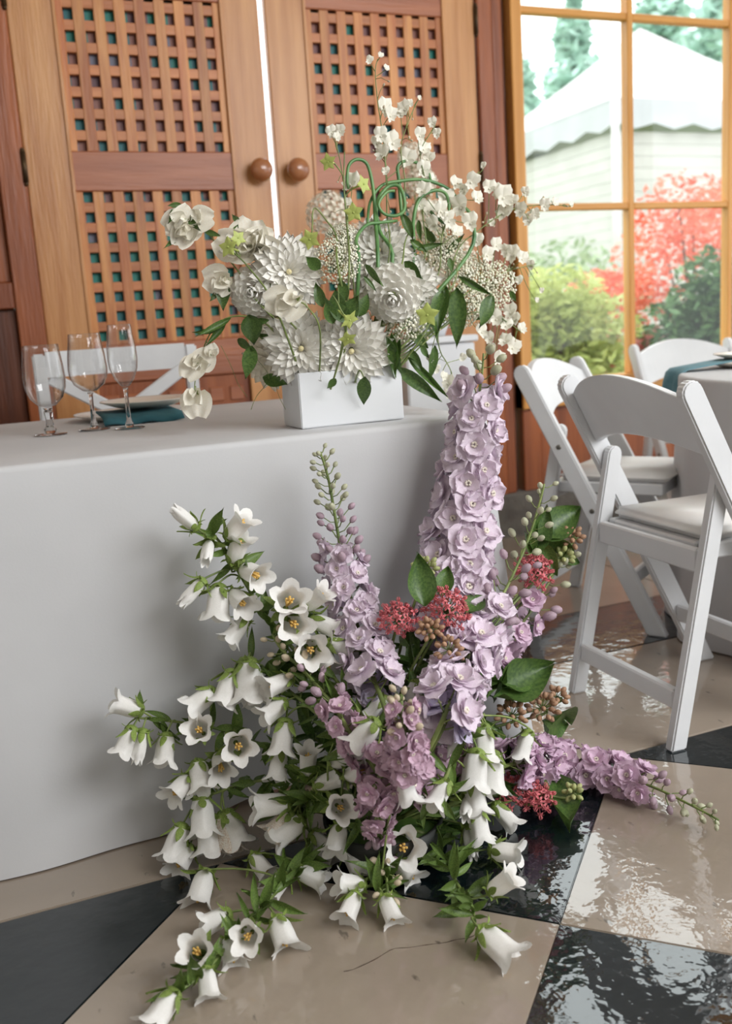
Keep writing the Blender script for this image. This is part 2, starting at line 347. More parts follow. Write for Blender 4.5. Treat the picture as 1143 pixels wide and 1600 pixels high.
def foliage(clumps, n, size, seed, mat, flat=.5):
    r = random.Random(seed); mb = MB()
    for (cx, cy_, cz, rx, ry, rz) in clumps:
        for _ in range(n):
            d = Vector((r.gauss(0, 1), r.gauss(0, 1), r.gauss(0, 1))).normalized()*(r.random()**.45)
            p = Vector((cx+d.x*rx, cy_+d.y*ry, cz+d.z*rz)); s = size*r.uniform(.6, 1.3)
            a = Vector((r.gauss(0, 1), r.gauss(0, 1), r.gauss(0, flat))).normalized(); b = a.orthogonal().normalized()
            b = (b*math.cos(r.random()*6)+a.cross(b)*math.sin(r.random()*6)).normalized(); o = len(mb.v)
            mb.v += [p-a*s, p+b*s*.42, p+a*s, p-b*s*.42]; mb.f += [(o, o+1, o+2, o+3)]
    return mb.mesh('foliage', mat, False)
def plant(name, base, clumps, n, size, mat, label, cat, trunk=.05, seed=1, group=None, bark=None):
    o = empty(name, base); tag(o, label, cat, group)
    f_ = wchild('foliage', foliage(clumps, n, size, seed, mat), o, Matrix()); f_['kind'] = 'stuff'
    bk = bark or M('bark', (84, 70, 58), (110, 94, 80), .9, 8)
    mb = MB(); top = max(clumps, key=lambda c: c[2])
    mb.tube(smooth_poly([base, Vector(base).lerp(Vector(top[:3]), .5)+Vector((.05*trunk*20, 0, 0)), top[:3]], 4), [trunk*(1-.07*i) for i in range(9)], 8)
    for c in clumps[:7]: mb.tube([Vector(base).lerp(Vector(top[:3]), .3), c[:3]], [trunk*.4, trunk*.15], 6)
    wchild('trunk', mb.mesh('trunk', bk), o, Matrix()); return o
def pol(az, dist, z): a = math.radians(az); return (dist*math.sin(a), dist*math.cos(a), z)
redl = M('red_leaves', (226, 100, 76), (238, 150, 124), .6, 5, trans=.4); limel = M('lime_leaves', (170, 182, 104), (206, 212, 142), .6, 4, trans=.4)
deepl = M('deep_green_leaves', (58, 96, 54), (104, 142, 84), .6, 4, trans=.2); pinkl = M('pink_leaves', (214, 130, 124), (232, 162, 150), .6, 4, trans=.3)
conl = M('haze_pale_needles', (160, 192, 178), (192, 216, 204), .7, 3, trans=.2)  # distance haze is put into the needle colour, paler than the needles themselves
r_ = random.Random(3)
plant('red_maple', pol(40.6, 7.3, -.15), [(*pol(az, 7.0+r_.uniform(-.4, .5), z), rx, .45, rz) for az, z, rx, rz in ((38.4, 1.05, .3, .24), (39.6, 1.3, .34, .22), (41, 1.42, .38, .22), (42.6, 1.4, .4, .26), (44.5, 1.35, .5, .3), (37.2, .98, .2, .18), (40.3, 1.55, .14, .22), (42.9, 1.62, .2, .14), (36.4, 1.1, .14, .12))], 420, .03, redl, 'coral red maple bush outside the window', 'bush', .04, 5)
plant('lime_shrub', pol(33.6, 5.9, -.15), [(*pol(az, 5.8+r_.uniform(-.2, .3), z), .3, .3, .26) for az, z in ((31.8, .55), (32.6, .85), (33.8, .98), (34.6, .7), (35.4, .82), (33, .35), (36.2, .5), (31.4, .95))], 700, .038, limel, 'pale lime leafy shrub low in the left window panes', 'shrub', .03, 6)
plant('green_shrub', pol(41.3, 6.0, -.15), [(*pol(az, 6.0+r_.uniform(-.1, .5), z), .36, .3, .28) for az, z in ((39.8, .5), (40.8, .75), (42.2, .85), (43.4, .7), (41.5, .4), (42.8, 1.02), (44.6, .9), (38.6, .35))], 700, .04, deepl, 'dark green shrub beneath the red maple', 'shrub', .03, 7)
plant('pink_shrub', pol(37.4, 6.4, -.15), [(*pol(az, 6.4, z), .22, .25, .16) for az, z in ((36.9, .55), (37.8, .7), (38.4, .52), (37.2, .3))], 240, .045, pinkl, 'small pink leafed shrub between the lime and the dark shrub', 'shrub', .02, 8)
plant('border_shrub', pol(33.2, 9.0, -.15), [(*pol(az, 9+r_.uniform(-.3, .3), z), .5, .4, .4) for az, z in ((31.4, .9), (32.8, 1.1), (34.4, 1.2), (35.8, 1.0), (30.6, 1.2))], 480, .055, M('grey_green_leaves', (130, 150, 110), (170, 184, 146), .7, 3, trans=.3), 'grey green shrub behind the lime shrub', 'shrub', .04, 9)
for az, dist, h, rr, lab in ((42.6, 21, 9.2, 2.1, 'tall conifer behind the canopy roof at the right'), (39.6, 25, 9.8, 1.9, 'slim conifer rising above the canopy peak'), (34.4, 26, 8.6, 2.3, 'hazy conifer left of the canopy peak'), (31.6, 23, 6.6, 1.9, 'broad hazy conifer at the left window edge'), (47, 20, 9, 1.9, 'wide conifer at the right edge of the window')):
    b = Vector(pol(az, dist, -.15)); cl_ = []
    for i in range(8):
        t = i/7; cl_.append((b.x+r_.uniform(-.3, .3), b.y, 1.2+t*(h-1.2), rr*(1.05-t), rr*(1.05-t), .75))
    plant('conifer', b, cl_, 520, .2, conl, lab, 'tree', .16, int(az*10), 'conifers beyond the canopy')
# ------------------------------------------------------------------ long table and its cloth
linen = M('white_linen', (196, 196, 198), (204, 204, 206), .78, 3, bump=.06, bscale=240, bdist=.002)
TX0, TX1, TY0, TY1, TZ = -1.6, 1.0, 1.757, 2.77, .75
tb = empty('dining_table', (-.3, 2.26, 0)); tag(tb, 'long dining table standing under the white floor-length cloth', 'table')
tw = M('plain_table_wood', (150, 120, 90), (170, 138, 104), .6, 6)
wchild('tabletop', bev(TX0+.01, TX1-.01, TY0+.012, TY1-.01, .715, .742, tw), tb, Matrix())
for sx in (TX0+.12, TX1-.12):
    for sy in (TY0+.12, TY1-.12): wchild('leg', bev(sx-.03, sx+.03, sy-.03, sy+.03, .002, .714, tw), tb, Matrix())
def cloth_rect():
    mb = MB(); r = .02; path = []
    def seg(ax, ay, bx, by, n):
        for i in range(n): path.append((ax+(bx-ax)*i/n, ay+(by-ay)*i/n))
    def arc(cx, cy_, a0):
        for i in range(6): a = a0+PI/2*i/6; path.append((cx+r*math.cos(a), cy_+r*math.sin(a)))
    seg(TX0+r, TY0, TX1-r, TY0, 110); arc(TX1-r, TY0+r, -PI/2); seg(TX1, TY0+r, TX1, TY1-r, 44); arc(TX1-r, TY1-r, 0)
    seg(TX1-r, TY1, TX0+r, TY1, 60); arc(TX0+r, TY1-r, PI/2); seg(TX0, TY1-r, TX0, TY0+r, 24); arc(TX0+r, TY0+r, PI)
    n = len(path); nor = []
    for i in range(n):
        a, b = path[i-1], path[(i+1) % n]; d = Vector((b[1]-a[1], -(b[0]-a[0]), 0)); nor.append(d.normalized())
    def flare(x, y):
        v = 0
        if y < TY0+.05: v = -.006+.024*math.sin(x*2.6+1.9)*.6-.05*sstep(.24, .5, x)*(1-sstep(.75, 1, x))+.05*sstep(.86, 1, x)
        if x > TX1-.05: v = max(v, .05+.2*math.exp(-((y-1.97)/.16)**2)+.05*math.sin(y*9))
        if y > TY1-.05: v = .03+.02*math.sin(x*9)
        return v
    rows = []
    inner = [(TX0+.1+(TX1-TX0-.2)*(p[0]-TX0)/(TX1-TX0), TY0+.1+(TY1-TY0-.2)*(p[1]-TY0)/(TY1-TY0)) for p in path]
    rows.append([((TX0+TX1)/2+(p[0]-(TX0+TX1)/2)*.02, (TY0+TY1)/2+(p[1]-(TY0+TY1)/2)*.02, TZ) for p in path])
    rows.append([((TX0+TX1)/2+(p[0]-(TX0+TX1)/2)*.6, (TY0+TY1)/2+(p[1]-(TY0+TY1)/2)*.6, TZ) for p in path])
    rows.append([(x, y, TZ+.0006*math.sin(x*30)) for x, y in inner])
    for k in range(5):
        a = PI/2*k/4; rows.append([(p[0]+q.x*(-.012+.012*math.sin(a)), p[1]+q.y*(-.012+.012*math.sin(a)), TZ-.012+.012*math.cos(a)) for p, q in zip(path, nor)])
    for k in range(1, 15):
        h = k/14
        row = []
        for p, q in zip(path, nor):
            e = flare(*p)*h**1.15 + (.004*math.sin(p[0]*11+h*2)+.003*math.sin(p[0]*23+1))*h
            row.append((p[0]+q.x*e, p[1]+q.y*e, (TZ-.012)*(1-h*(.33 if p[1] > TY1-.03 else 1))+.003*h+(.012*sstep(.2, .5, p[0]) if p[1] < TY0+.03 else 0)*h**4))
        rows.append(row)
    mb.grid(rows, True); return mb.mesh('tablecloth', linen)
tag(obj('tablecloth', cloth_rect()), 'white floor-length cloth draped over the long table', 'tablecloth')
# ------------------------------------------------------------------ glassware, plates, napkin on the long table
glass = bpy.data.materials.new('clear_glass'); glass.use_nodes = True; b = glass.node_tree.nodes['Principled BSDF']
b.inputs['Transmission Weight'].default_value = 1; b.inputs['Roughness'].default_value = .0; b.inputs['IOR'].default_value = 1.45
thin = bpy.data.materials.new('thin_clear_glass'); thin.use_nodes = True; N = thin.node_tree.nodes; L = thin.node_tree.links
t = N.new('ShaderNodeBsdfTransparent'); t.inputs[0].default_value = (.985, .985, .985, 1); g = N.new('ShaderNodeBsdfGlossy'); g.inputs['Roughness'].default_value = .03; x_ = N.new('ShaderNodeMixShader')
lw = N.new('ShaderNodeLayerWeight'); pw = N.new('ShaderNodeMath'); pw.operation = 'POWER'; pw.inputs[1].default_value = 2.4; L.new(lw.outputs['Facing'], pw.inputs[0])
fr = N.new('ShaderNodeMath'); fr.operation = 'MULTIPLY_ADD'; fr.inputs[1].default_value = .8; fr.inputs[2].default_value = .04; L.new(pw.outputs[0], fr.inputs[0])
L.new(fr.outputs[0], x_.inputs[0]); L.new(t.outputs[0], x_.inputs[1]); L.new(g.outputs[0], x_.inputs[2]); L.new(x_.outputs[0], N['Material Output'].inputs[0])
def stemware(name, loc, prof_out, wall, base_r, stem_r, zb, label, facets=False):
    o = empty(name, loc); tag(o, label, 'glass', 'drinking glasses beside the plate')
    inn = [(max(r-wall, .0), z+(.004 if i == 0 else 0)) for i, (r, z) in enumerate(prof_out)]; inn[0] = (0, prof_out[0][1]+.005)
    outp = [(stem_r*.9, zb)]+prof_out[1:]
    prof = [(0, zb-.001)]+outp+[(prof_out[-1][0]-wall*.5, prof_out[-1][1]+.0006)]+list(reversed(inn))
    mb = MB(); mb.lathe(prof, 36); obj('bowl', mb.mesh('bowl', thin, weld=True), o)
    st = [(0, .004), (base_r*.3, .0042), (stem_r*1.9, .012), (stem_r*1.2, .02), (stem_r, .035), (stem_r*(1.35 if facets else .9), .04+(zb-.04)*.5), (stem_r*1.0, zb-.006), (stem_r*1.5, zb-.0015), (0, zb-.0015)]
    mb = MB(); mb.lathe(st, 8 if facets else 20); obj('stem', mb.mesh('stem', glass, not facets, weld=True), o)
    mb = MB(); mb.lathe([(0, .0008), (base_r, .0008), (base_r, .0022), (base_r*.6, .0032), (base_r*.28, .0038), (0, .0038)], 36); obj('foot', mb.mesh('foot', glass, weld=True), o)
Z0 = TZ+.001
stemware('water_goblet', (.167, 2.282, Z0), [(0, .062), (.02, .066), (.036, .082), (.0445, .105), (.0465, .128), (.0445, .155), (.0405, .185), (.039, .2)], .0013, .036, .0075, .062, 'wide water goblet with a faceted stem, leftmost of the three glasses', True)
stemware('wine_glass', (.266, 2.305, Z0), [(0, .087), (.016, .09), (.034, .104), (.0425, .122), (.0445, .14), (.042, .17), (.0375, .2), (.0355, .219)], .0011, .036, .005, .087, 'wine glass with a slender stem, middle of the three glasses')
stemware('champagne_flute', (.338, 2.25, Z0), [(0, .094), (.01, .097), (.022, .112), (.031, .135), (.0335, .155), (.0325, .185), (.0285, .215), (.0265, .234)], .0011, .034, .0048, .094, 'tall narrow champagne flute, rightmost of the three glasses')
china = M('cream_china', (226, 216, 204), (230, 221, 210), .25, 4, coat=.3)
teal = M('teal_napkin_cloth', (40, 92, 104), (58, 112, 124), .85, 14, bump=.1, bscale=300, bdist=.002)
def plate(name, loc, r, label):
    mb = MB(); mb.lathe([(0, .004), (r*.6, .004), (r*.66, .006), (r*.95, .017), (r, .0185), (r*.995, .0155), (r*.7, .003), (r*.62, 0), (0, 0)], 48)
    o = obj(name, mb.mesh('plate', china, weld=True), None, Matrix.Translation(loc)); tag(o, label, 'plate')
plate('dinner_plate', (.395, 2.56, Z0), .148, 'larger cream plate at the bottom of the stack behind the glasses')
plate('salad_plate', (.43, 2.53, Z0+.0295), .118, 'smaller cream plate resting on the folded teal napkin')
mb = MB(); rows = []
for i in range(13):
    u = i/12; row = []
    for j in range(9):
        v = j/8; x = .295+.19*u+.015*v; y = 2.355+.265*v-.01*u
        z = Z0+.021+.0015*math.sin(u*9+v*3) if v > .2 else Z0+.006+.015*sstep(0, .18, v)+.003*math.sin(u*14)
        row.append((x, y, z))
    rows.append(row)
mb.grid(rows); nap = mb.mesh('napkin', teal); o = obj('napkin', nap); tag(o, 'folded teal napkin lying between the two stacked plates', 'napkin')
sm = o.modifiers.new('thick', 'SOLIDIFY'); sm.thickness = .006; sm.offset = 1
# ------------------------------------------------------------------ chairs
paint = M('white_chair_paint', (212, 213, 215), (219, 220, 222), .32, 6, bump=.03, bscale=50)
padm = M('white_vinyl_pad', (232, 230, 228), (236, 234, 232), .45, 6, bump=.05, bscale=30)
steel = M('screw_steel', (110, 106, 100), (140, 136, 128), .35, 20); MATS['screw_steel'].node_tree.nodes['Principled BSDF'].inputs['Metallic'].default_value = .9
def bar_outline(a, b, w, round_top=True):
    a = Vector((a[0], 0, a[1])); b = Vector((b[0], 0, b[1])); d = (b-a).normalized(); n = Vector((d.z, 0, -d.x))*w/2; hx = w/2/abs(d.z)
    pts = [(a.x+hx, a.z), (b.x+n.x, b.z+n.z)]
    if round_top:
        for k in range(1, 8): t = k/8*PI; q = b+n*math.cos(t)+d*(w/2*math.sin(t)); pts.append((q.x, q.z))
    pts += [(b.x-n.x, b.z-n.z), (a.x-hx, a.z)]; return pts
def folding_chair():
    c = empty('folding_chair')
    RX = lambda z: .42-.42*z/.80
    for s in (-1, 1):
        y0, y1 = sorted((s*.208, s*.234))
        r = obj('frame_rail', bev(0, 0, y0, y1, 0, 0, paint, .004, 'rail', 2, bar_outline((.42, 0), (.013, .775), .052)), c)
        for zz in (.555, .365):
            mb = MB(); mb.lathe([(0, .003), (.005, .003), (.0075, .0015), (.0078, 0), (0, 0)], 12); 
            obj('screw', mb.mesh('screw', steel), r, Matrix.Translation((RX(zz), s*.234, zz)) @ Matrix.Rotation(-s*PI/2, 4, 'X'))
        y0, y1 = sorted((s*.180, s*.206))
        obj('leg', bev(0, 0, y0, y1, 0, 0, paint, .004, 'leg', 2, bar_outline((0, 0), (.118, .6), .04)), c)
        y0, y1 = sorted((s*.150, s*.178))
        obj('seat_rail', bev(.092, .42, y0, y1, .408, .443, paint), c)
    obj('apron', bev(.064, .086, -.179, .179, .384, .436, paint), c)
    obj('ledge', bev(.088, .12, -.149, .149, .425, .4435, paint), c)
    obj('seat_rail', bev(.395, .42, -.149, .149, .408, .443, paint), c)
    obj('stretcher', bev(.004, .026, -.179, .179, .085, .13, paint), c)
    obj('front_stretcher', bev(.318, .338, -.207, .207, .13, .175, paint), c)
    me = bev(.1, .435, -.172, .172, .445, .472, padm, .011, 'seat', 3); me.polygons.foreach_set('use_smooth', [True]*len(me.polygons)); obj('seat', me, c)
    mb = MB(); rows = []
    for i in range(17):
        y = -.206+.412*i/16; q = 1-(y/.206)**2; zt = .757+.052*q; zb = .634+.036*q; row = []
        for z, t in ((zb, -.01), (zb+.002, -.012), (zt-.002, -.012), (zt, -.01), (zt, .008), (zt-.002, .01), (zb+.002, .01), (zb, .008)):
            row.append((RX(z)+t-.022*q+.004, y, z))
        rows.append(row)
    mb.grid(rows, True); n8 = len(mb.v); mb.f += [tuple(range(8)), tuple(reversed(range(n8-8, n8)))]
    me = mb.mesh('back_slat', paint, False, weld=True); obj('back_slat', me, c)
    return c
fc = folding_chair(); fc.location = (1.333, 1.771, 0); fc.rotation_euler[2] = .0; tag(fc, 'nearest white folding chair, full height in view beside the flowers', 'chair', 'white folding chairs at the round table')
def facing(o, p, d): o.location = p; o.rotation_euler[2] = math.atan2(d[1], d[0])
facing(fc, (1.333, 1.771, 0), (.997, -.03))
f2 = copy_tree(fc); facing(f2, (1.735, 2.67, 0), (.56, -.83)); f2['label'] = 'white folding chair behind the nearest one, closest to the wooden post'
f3 = copy_tree(fc); facing(f3, (2.80, 3.30, 0), (-.15, -.99)); f3['label'] = 'white folding chair furthest back, under the window behind the round table'
# cross-back chair behind the long table
cb = empty('cross_back_chair', (.437, 3.02, 0)); tag(cb, 'white cross-back chair behind the long table, seen through the glasses', 'chair')
for s in (-1, 1):
    me = bev(0, 0, -.018, .018, 0, 0, paint, .005, 'post', 2, [(s*.215-.02, 0), (s*.215+.02, 0), (s*.225+.018, .925), (s*.225-.018, .925)]); obj('back_leg', me, cb)
    me = bev(s*.2-.02, s*.2+.02, -.43, -.39, 0, .44, paint, .005); obj('front_leg', me, cb)
    me = bev(0, 0, -.009, .009, 0, 0, paint, .004, 'cross', 1, bar_outline((-s*.2, .60), (s*.2, .855), .04, False)); obj('cross_bar', me, cb, Matrix.Translation((0, -.006*s, 0)))
mb = MB(); rows = []
for i in range(13):
    x = -.206+.412*i/12; q = 1-(x/.206)**2; rows.append([(x, .012*q+dy, z) for dy, z in ((-.012, .855), (-.012, .93), (.012, .93), (.012, .855))])
mb.grid(rows, True); mb.f += [(0, 1, 2, 3), (51, 50, 49, 48)]; obj('top_rail', mb.mesh('top_rail', paint, False, weld=True), cb)
obj('lower_rail', bev(-.2, .2, -.012, .012, .56, .6, paint), cb); obj('seat', bev(-.23, .23, -.44, -.02, .44, .475, paint, .01, 'seat', 2), cb)
obj('stretcher', bev(-.2, .2, -.01, .01, .2, .23, paint), cb)
# ------------------------------------------------------------------ round table at the right
RC = Vector((2.41, 1.92, 0)); RR = .60
def round_cloth(n=120):
    mb = MB(); rows = []
    def ring(r, z, a=0, k=11): return [(RC.x+(r+a*math.cos(k*2*PI*j/n)+a*.5*math.cos((k-4)*2*PI*j/n+1))*math.cos(2*PI*j/n), RC.y+(r+a*math.cos(k*2*PI*j/n)+a*.5*math.cos((k-4)*2*PI*j/n+1))*math.sin(2*PI*j/n), z) for j in range(n)]
    rows += [ring(.01, .75), ring(RR*.5, .75), ring(RR*.95, .75), ring(RR-.012, .75)]
    for k in range(1, 5): t = k/4*PI/2; rows.append(ring(RR-.012+.012*math.sin(t), .738+.012*math.cos(t)))
    for k in range(1, 12): h = k/11; rows.append(ring(RR+.02*h, .738*(1-h)+.004*h, .03*h))
    mb.grid(rows, True); return mb.mesh('tablecloth', linen)
tag(obj('tablecloth', round_cloth()), 'white cloth hanging to the floor over the round table at the right', 'tablecloth')
rt = empty('round_table', (RC.x, RC.y, 0)); tag(rt, 'round table standing under the white cloth at the right edge', 'table')
obj('tabletop', MB().lathe([(0, .744), (RR-.015, .744), (RR-.015, .715), (0, .715)], 48).mesh('tabletop', tw, False, weld=True), rt)
obj('pedestal', MB().lathe([(0, .714), (.05, .714), (.04, .4), (.06, .1), (.25, .03), (.25, .002), (0, .002)], 24).mesh('pedestal', tw, weld=True), rt)
pc = atZ(1178, 566, .762); plate('dinner_plate', (pc.x, pc.y, Z0), .14, 'larger cream plate on the round table, under another plate')
plate('salad_plate', (pc.x, pc.y, Z0+.024), .12, 'smaller cream plate on top of the stack on the round table')
mb = MB(); rows = []; pth = [(.10, .022), (.0, .02), (-.08, .02), (-.15, .012), (-.165, -.005), (-.172, -.05), (-.176, -.1), (-.178, -.13)]
na = Vector((pc.x, pc.y, Z0)); od = (na-RC-Vector((0, 0, Z0))); ang = math.radians(168); od = Vector((math.cos(ang), math.sin(ang), 0)); sd = Vector((-od.y, od.x, 0))
tr_ = na-RC; tr_.z = 0; bq = tr_.dot(od); edge = -bq+math.sqrt(max(0, bq*bq-tr_.length_squared+(RR+.012)**2))
for u, dz in [(-.06, .0225), (.03, .0225), (.09, .0225), (edge-.05, .010), (edge-.012, .006), (edge+.004, -.004), (edge+.012, -.03), (edge+.02, -.08), (edge+.025, -.13)]:
    rows.append([na+od*u+sd*(.055*(k/6*2-1)*(1 if u < edge else .9))+Vector((0, 0, dz))+od*(.006*math.sin(k*1.6) if dz < -.01 else 0) for k in range(7)])
mb.grid(rows); o = obj('napkin', mb.mesh('napkin', M('pale_teal_napkin', (84, 128, 140), (112, 150, 160), .85, 14), True)); tag(o, 'pale teal napkin hanging over the edge of the round table', 'napkin')
sm = o.modifiers.new('thick', 'SOLIDIFY'); sm.thickness = .004
# ------------------------------------------------------------------ flower materials
bellw = M('bell_petal', (240, 238, 234), (246, 244, 241), .55, 30, trans=.2)
belld = M('withered_bell_petal', (206, 172, 140), (240, 234, 224), .6, 40, trans=.25, lo=.3, hi=.55)
calg = M('calyx_green', (112, 136, 62), (150, 168, 88), .55, 40, trans=.2, rand=.15)
stemg = M('stem_green', (98, 116, 62), (134, 148, 84), .5, 30, rand=.12)
leafg = M('leaf_green', (80, 106, 48), (116, 140, 68), .42, 30, trans=.2, rand=.2)
leafd = M('dark_leaf_green', (62, 92, 42), (94, 122, 58), .38, 24, trans=.18, rand=.2)
pollen = M('pollen_yellow', (214, 170, 84), (228, 190, 110), .7, 60)
lil_l = M('pale_lilac_petal', (228, 209, 226), (241, 229, 239), .55, 24, trans=.22, rand=.06)
lil_m = M('mauve_petal', (214, 182, 206), (230, 203, 222), .55, 24, trans=.22, rand=.08)
lil_d = M('dusky_mauve_petal', (204, 168, 190), (222, 194, 209), .55, 24, trans=.22, rand=.1)
lil_b = M('blue_lilac_petal', (200, 190, 216), (220, 212, 232), .55, 24, trans=.22, rand=.08)
beec = M('floret_eye', (226, 216, 200), (236, 230, 216), .6, 40)
bud_g = M('green_lilac_bud', (166, 174, 124), (214, 208, 194), .5, 50, trans=.2, rand=.1, lo=.4, hi=.6)
bud_l = M('mauve_bud', (168, 140, 152), (206, 182, 196), .5, 50, trans=.2, rand=.1)
bud_c = M('cream_bud', (206, 190, 160), (222, 206, 184), .5, 50, trans=.2, rand=.08)
milkr = M('milkweed_rose', (196, 78, 92), (230, 140, 142), .5, 90, trans=.1, rand=.15)
milkb = M('milkweed_bud', (150, 122, 88), (176, 132, 110), .55, 60, rand=.14)
milkg = M('milkweed_green_bud', (150, 160, 100), (176, 176, 124), .55, 60, rand=.1)
dahw = M('dahlia_petal', (244, 241, 232), (250, 248, 243), .6, 20, trans=.15)
dahc = M('cream_dahlia_petal', (238, 230, 212), (246, 240, 226), .6, 20, trans=.15)
dahy = M('dahlia_centre', (220, 206, 150), (236, 226, 184), .7, 60)
peaw = M('sweet_pea_petal', (242, 236, 220), (248, 245, 234), .55, 20, trans=.2)
orcw = M('orchid_petal', (243, 239, 222), (250, 248, 238), .55, 40, trans=.2)
lime = M('lime_petal', (186, 200, 104), (206, 216, 130), .5, 30, trans=.25)
scap = M('scape_green', (70, 116, 66), (104, 146, 84), .35, 20)
umbw = M('umbel_cream', (238, 235, 208), (250, 248, 234), .7, 60)
# ------------------------------------------------------------------ flower shapes (built once, shared)
def petal_rows(L, W, n=6, m=5, a=.75, b=.8, cup=.1, curl=0.0, ruf=0.0, ph=0, fr=3, base=.16):
    """petal along +Z from the origin, width along X, inner side facing +Y"""
    rows = []
    for i in range(n+1):
        u = i/n; wd = W*max(math.sin(PI*min(1, (base+(1-base)*u))**1.0*1.0)**b if u < 1 else 0, .03) if False else W*max(math.sin(PI*(base*.5+(1-base*.5)*u**a))**b if u < 1 else 0.0, .02)
        row = []
        for j in range(m+1):
            v = j/m*2-1
            row.append((v*wd, cup*W*(v*v)*2+curl*L*u*u+ruf*L*u*math.sin(v*fr*2+ph), u*L*(1-.06*v*v)))
        rows.append(row)
    return rows
def bell_mesh(seed, mat, wide=1.0, flare=1.0):
    r = random.Random(seed); mb = MB(); n = 30; rows = []
    prof = [(0, .06), (.03, .14), (.09, .2), (.22, .245), (.42, .26), (.62, .265), (.76, .28), (.87, .315), (.95, .37), (1.0, .415)]
    ph = [r.uniform(-.06, .06) for _ in range(5)]
    for t, rad in prof:
        row = []
        for j in range(n):
            a = 2*PI*j/n; k = int((a/(2*PI)*5+.5) % 5); l = abs(math.cos(2.5*a))**.8; e = sstep(.66, 1, t)
            z = t - e*.2*(1-l) - (.05*e*l*flare) + ph[k]*e
            rr = rad*wide*(1+.045*math.cos(5*a)*(1-e)*min(1, t*4)+.02*math.cos(10*a)) * (1+e*(.16*l-.2*(1-l))*flare) * (1+.02*r.uniform(-1, 1)*e)
            if flare < .6: rr *= 1-.5*e
            row.append((rr*math.cos(a), rr*math.sin(a), z))
        rows.append(row)
    mb.grid(rows, True); return mb.mesh('bell', mat)
BELLS = [bell_mesh(s, bellw, 1+.05*(s % 3-1), [1, 1.15, .9, 1.2, 1.0][s % 5]) for s in range(6)]
BELLN = [bell_mesh(20+s, bellw, .72, .45) for s in range(2)]
BELLD = [bell_mesh(30+s, belld, 1.0, .9) for s in range(2)]
def calyx_mesh(seed):
    r = random.Random(seed); mb = MB(); mb.lathe([(.0, -.06), (.09, -.05), (.165, -.01), (.212, .045), (.226, .09)], 12)
    for k in range(5):
        rows = petal_rows(.46, .1, 5, 2, .7, .7, .2, r.uniform(-.4, .15), .08, k)
        mb.grid(rows, mx=Matrix.Rotation(2*PI*k/5+.3, 4, 'Z') @ Matrix.Translation((0, -.2, .04)) @ Matrix.Rotation(r.uniform(.15, .9), 4, 'X'))
        rows = petal_rows(.17, .06, 3, 2, .7, .7, .2, -.3)
        mb.grid(rows, mx=Matrix.Rotation(2*PI*k/5+.9, 4, 'Z') @ Matrix.Translation((0, -.19, .04)) @ Matrix.Rotation(r.uniform(1.2, 2.2), 4, 'X'))
    return mb.mesh('calyx', calg)
CALYX = [calyx_mesh(s) for s in range(5)]
mb = MB()
for k in range(5): a = 2*PI*k/5; mb.tube([(0, 0, .1), (.05*math.cos(a), .05*math.sin(a), .45), (.075*math.cos(a), .075*math.sin(a), .68)], [.012, .02, .03], 5)
mb.tube([(0, 0, .1), (0, 0, .75)], [.02, .03], 6); STAMEN = mb.mesh('stamens', pollen)
def leaf_mesh(w, curl, wav, mat, seed):
    mb = MB(); mb.grid(petal_rows(1, w, 8, 4, .8, .9, .28, curl, wav, seed, 2, .05)); return mb.mesh('leaf', mat)
LEAF = [leaf_mesh(w, c, wv, leafg, i) for i, (w, c, wv) in enumerate(((.13, -.25, .03), (.11, .3, .04), (.16, -.1, .05), (.12, -.5, .02), (.1, .12, .05)))]
LEAFD = [leaf_mesh(w, c, wv, leafd, i+9) for i, (w, c, wv) in enumerate(((.14, -.25, .03), (.12, .25, .04), (.18, -.1, .05), (.13, -.4, .02)))]
LEAFW = [leaf_mesh(w, c, .03, leafd, i+20) for i, (w, c) in enumerate(((.3, -.18), (.27, .15), (.33, -.3)))]
def floret_mesh(seed, mat):
    r = random.Random(seed); mb = MB()
    for k in range(5):
        mb.grid(petal_rows(1, .52, 6, 5, 1.15, .55, .04, r.uniform(-.15, .12), .06, k*2+seed, 3, .25), mx=Matrix.Rotation(2*PI*k/5, 4, 'Z') @ Matrix.Translation((0, -.04, 0)) @ Matrix.Rotation(1.36+r.uniform(-.15, .2), 4, 'X'))
    for k in range(6):
        mb.grid(petal_rows(.72, .34, 5, 4, 1.1, .55, .1, r.uniform(-.1, .2), .09, k+seed, 3, .25), mx=Matrix.Rotation(2*PI*(k+.5)/6, 4, 'Z') @ Matrix.Translation((0, -.05, .03)) @ Matrix.Rotation(1.02+r.uniform(-.25, .25), 4, 'X'))
    mb.tube([(0, 0, 0), (.05, 0, -.25), (.16, 0, -.5), (.3, 0, -.62)], [.1, .07, .05, .02], 5)   # spur
    return mb.mesh('floret', mat)
FLO = {m.name: [floret_mesh(s, m) for s in range(4)] for m in (lil_l, lil_m, lil_d, lil_b)}
mb = MB()
for k in range(7):
    a = k*2.4; mb.ball((.1*math.cos(a), .1*math.sin(a), .14), .07, 6, 4)
EYE_M = mb.mesh('eye', beec)
def bud_mesh(mat): 
    mb = MB(); mb.lathe([(.0, 0), (.12, .02), (.3, .2), (.4, .5), (.36, .8), (.2, 1.05), (0, 1.15)], 10)
    for k in range(3): mb.tube([(.1*math.cos(k*2.1), .1*math.sin(k*2.1), .05), (.39*math.cos(k*2.1), .39*math.sin(k*2.1), .5), (.2*math.cos(k*2.1), .2*math.sin(k*2.1), 1.06)], [.02, .05, .02], 4)
    return mb.mesh('bud', mat)
BUDM = {m.name: bud_mesh(m) for m in (bud_g, bud_l, bud_c, milkb, milkg)}
def arc_lengths(pts):
    s = [0]
    for a, b_ in zip(pts, pts[1:]): s.append(s[-1]+(b_-a).length)
    return s
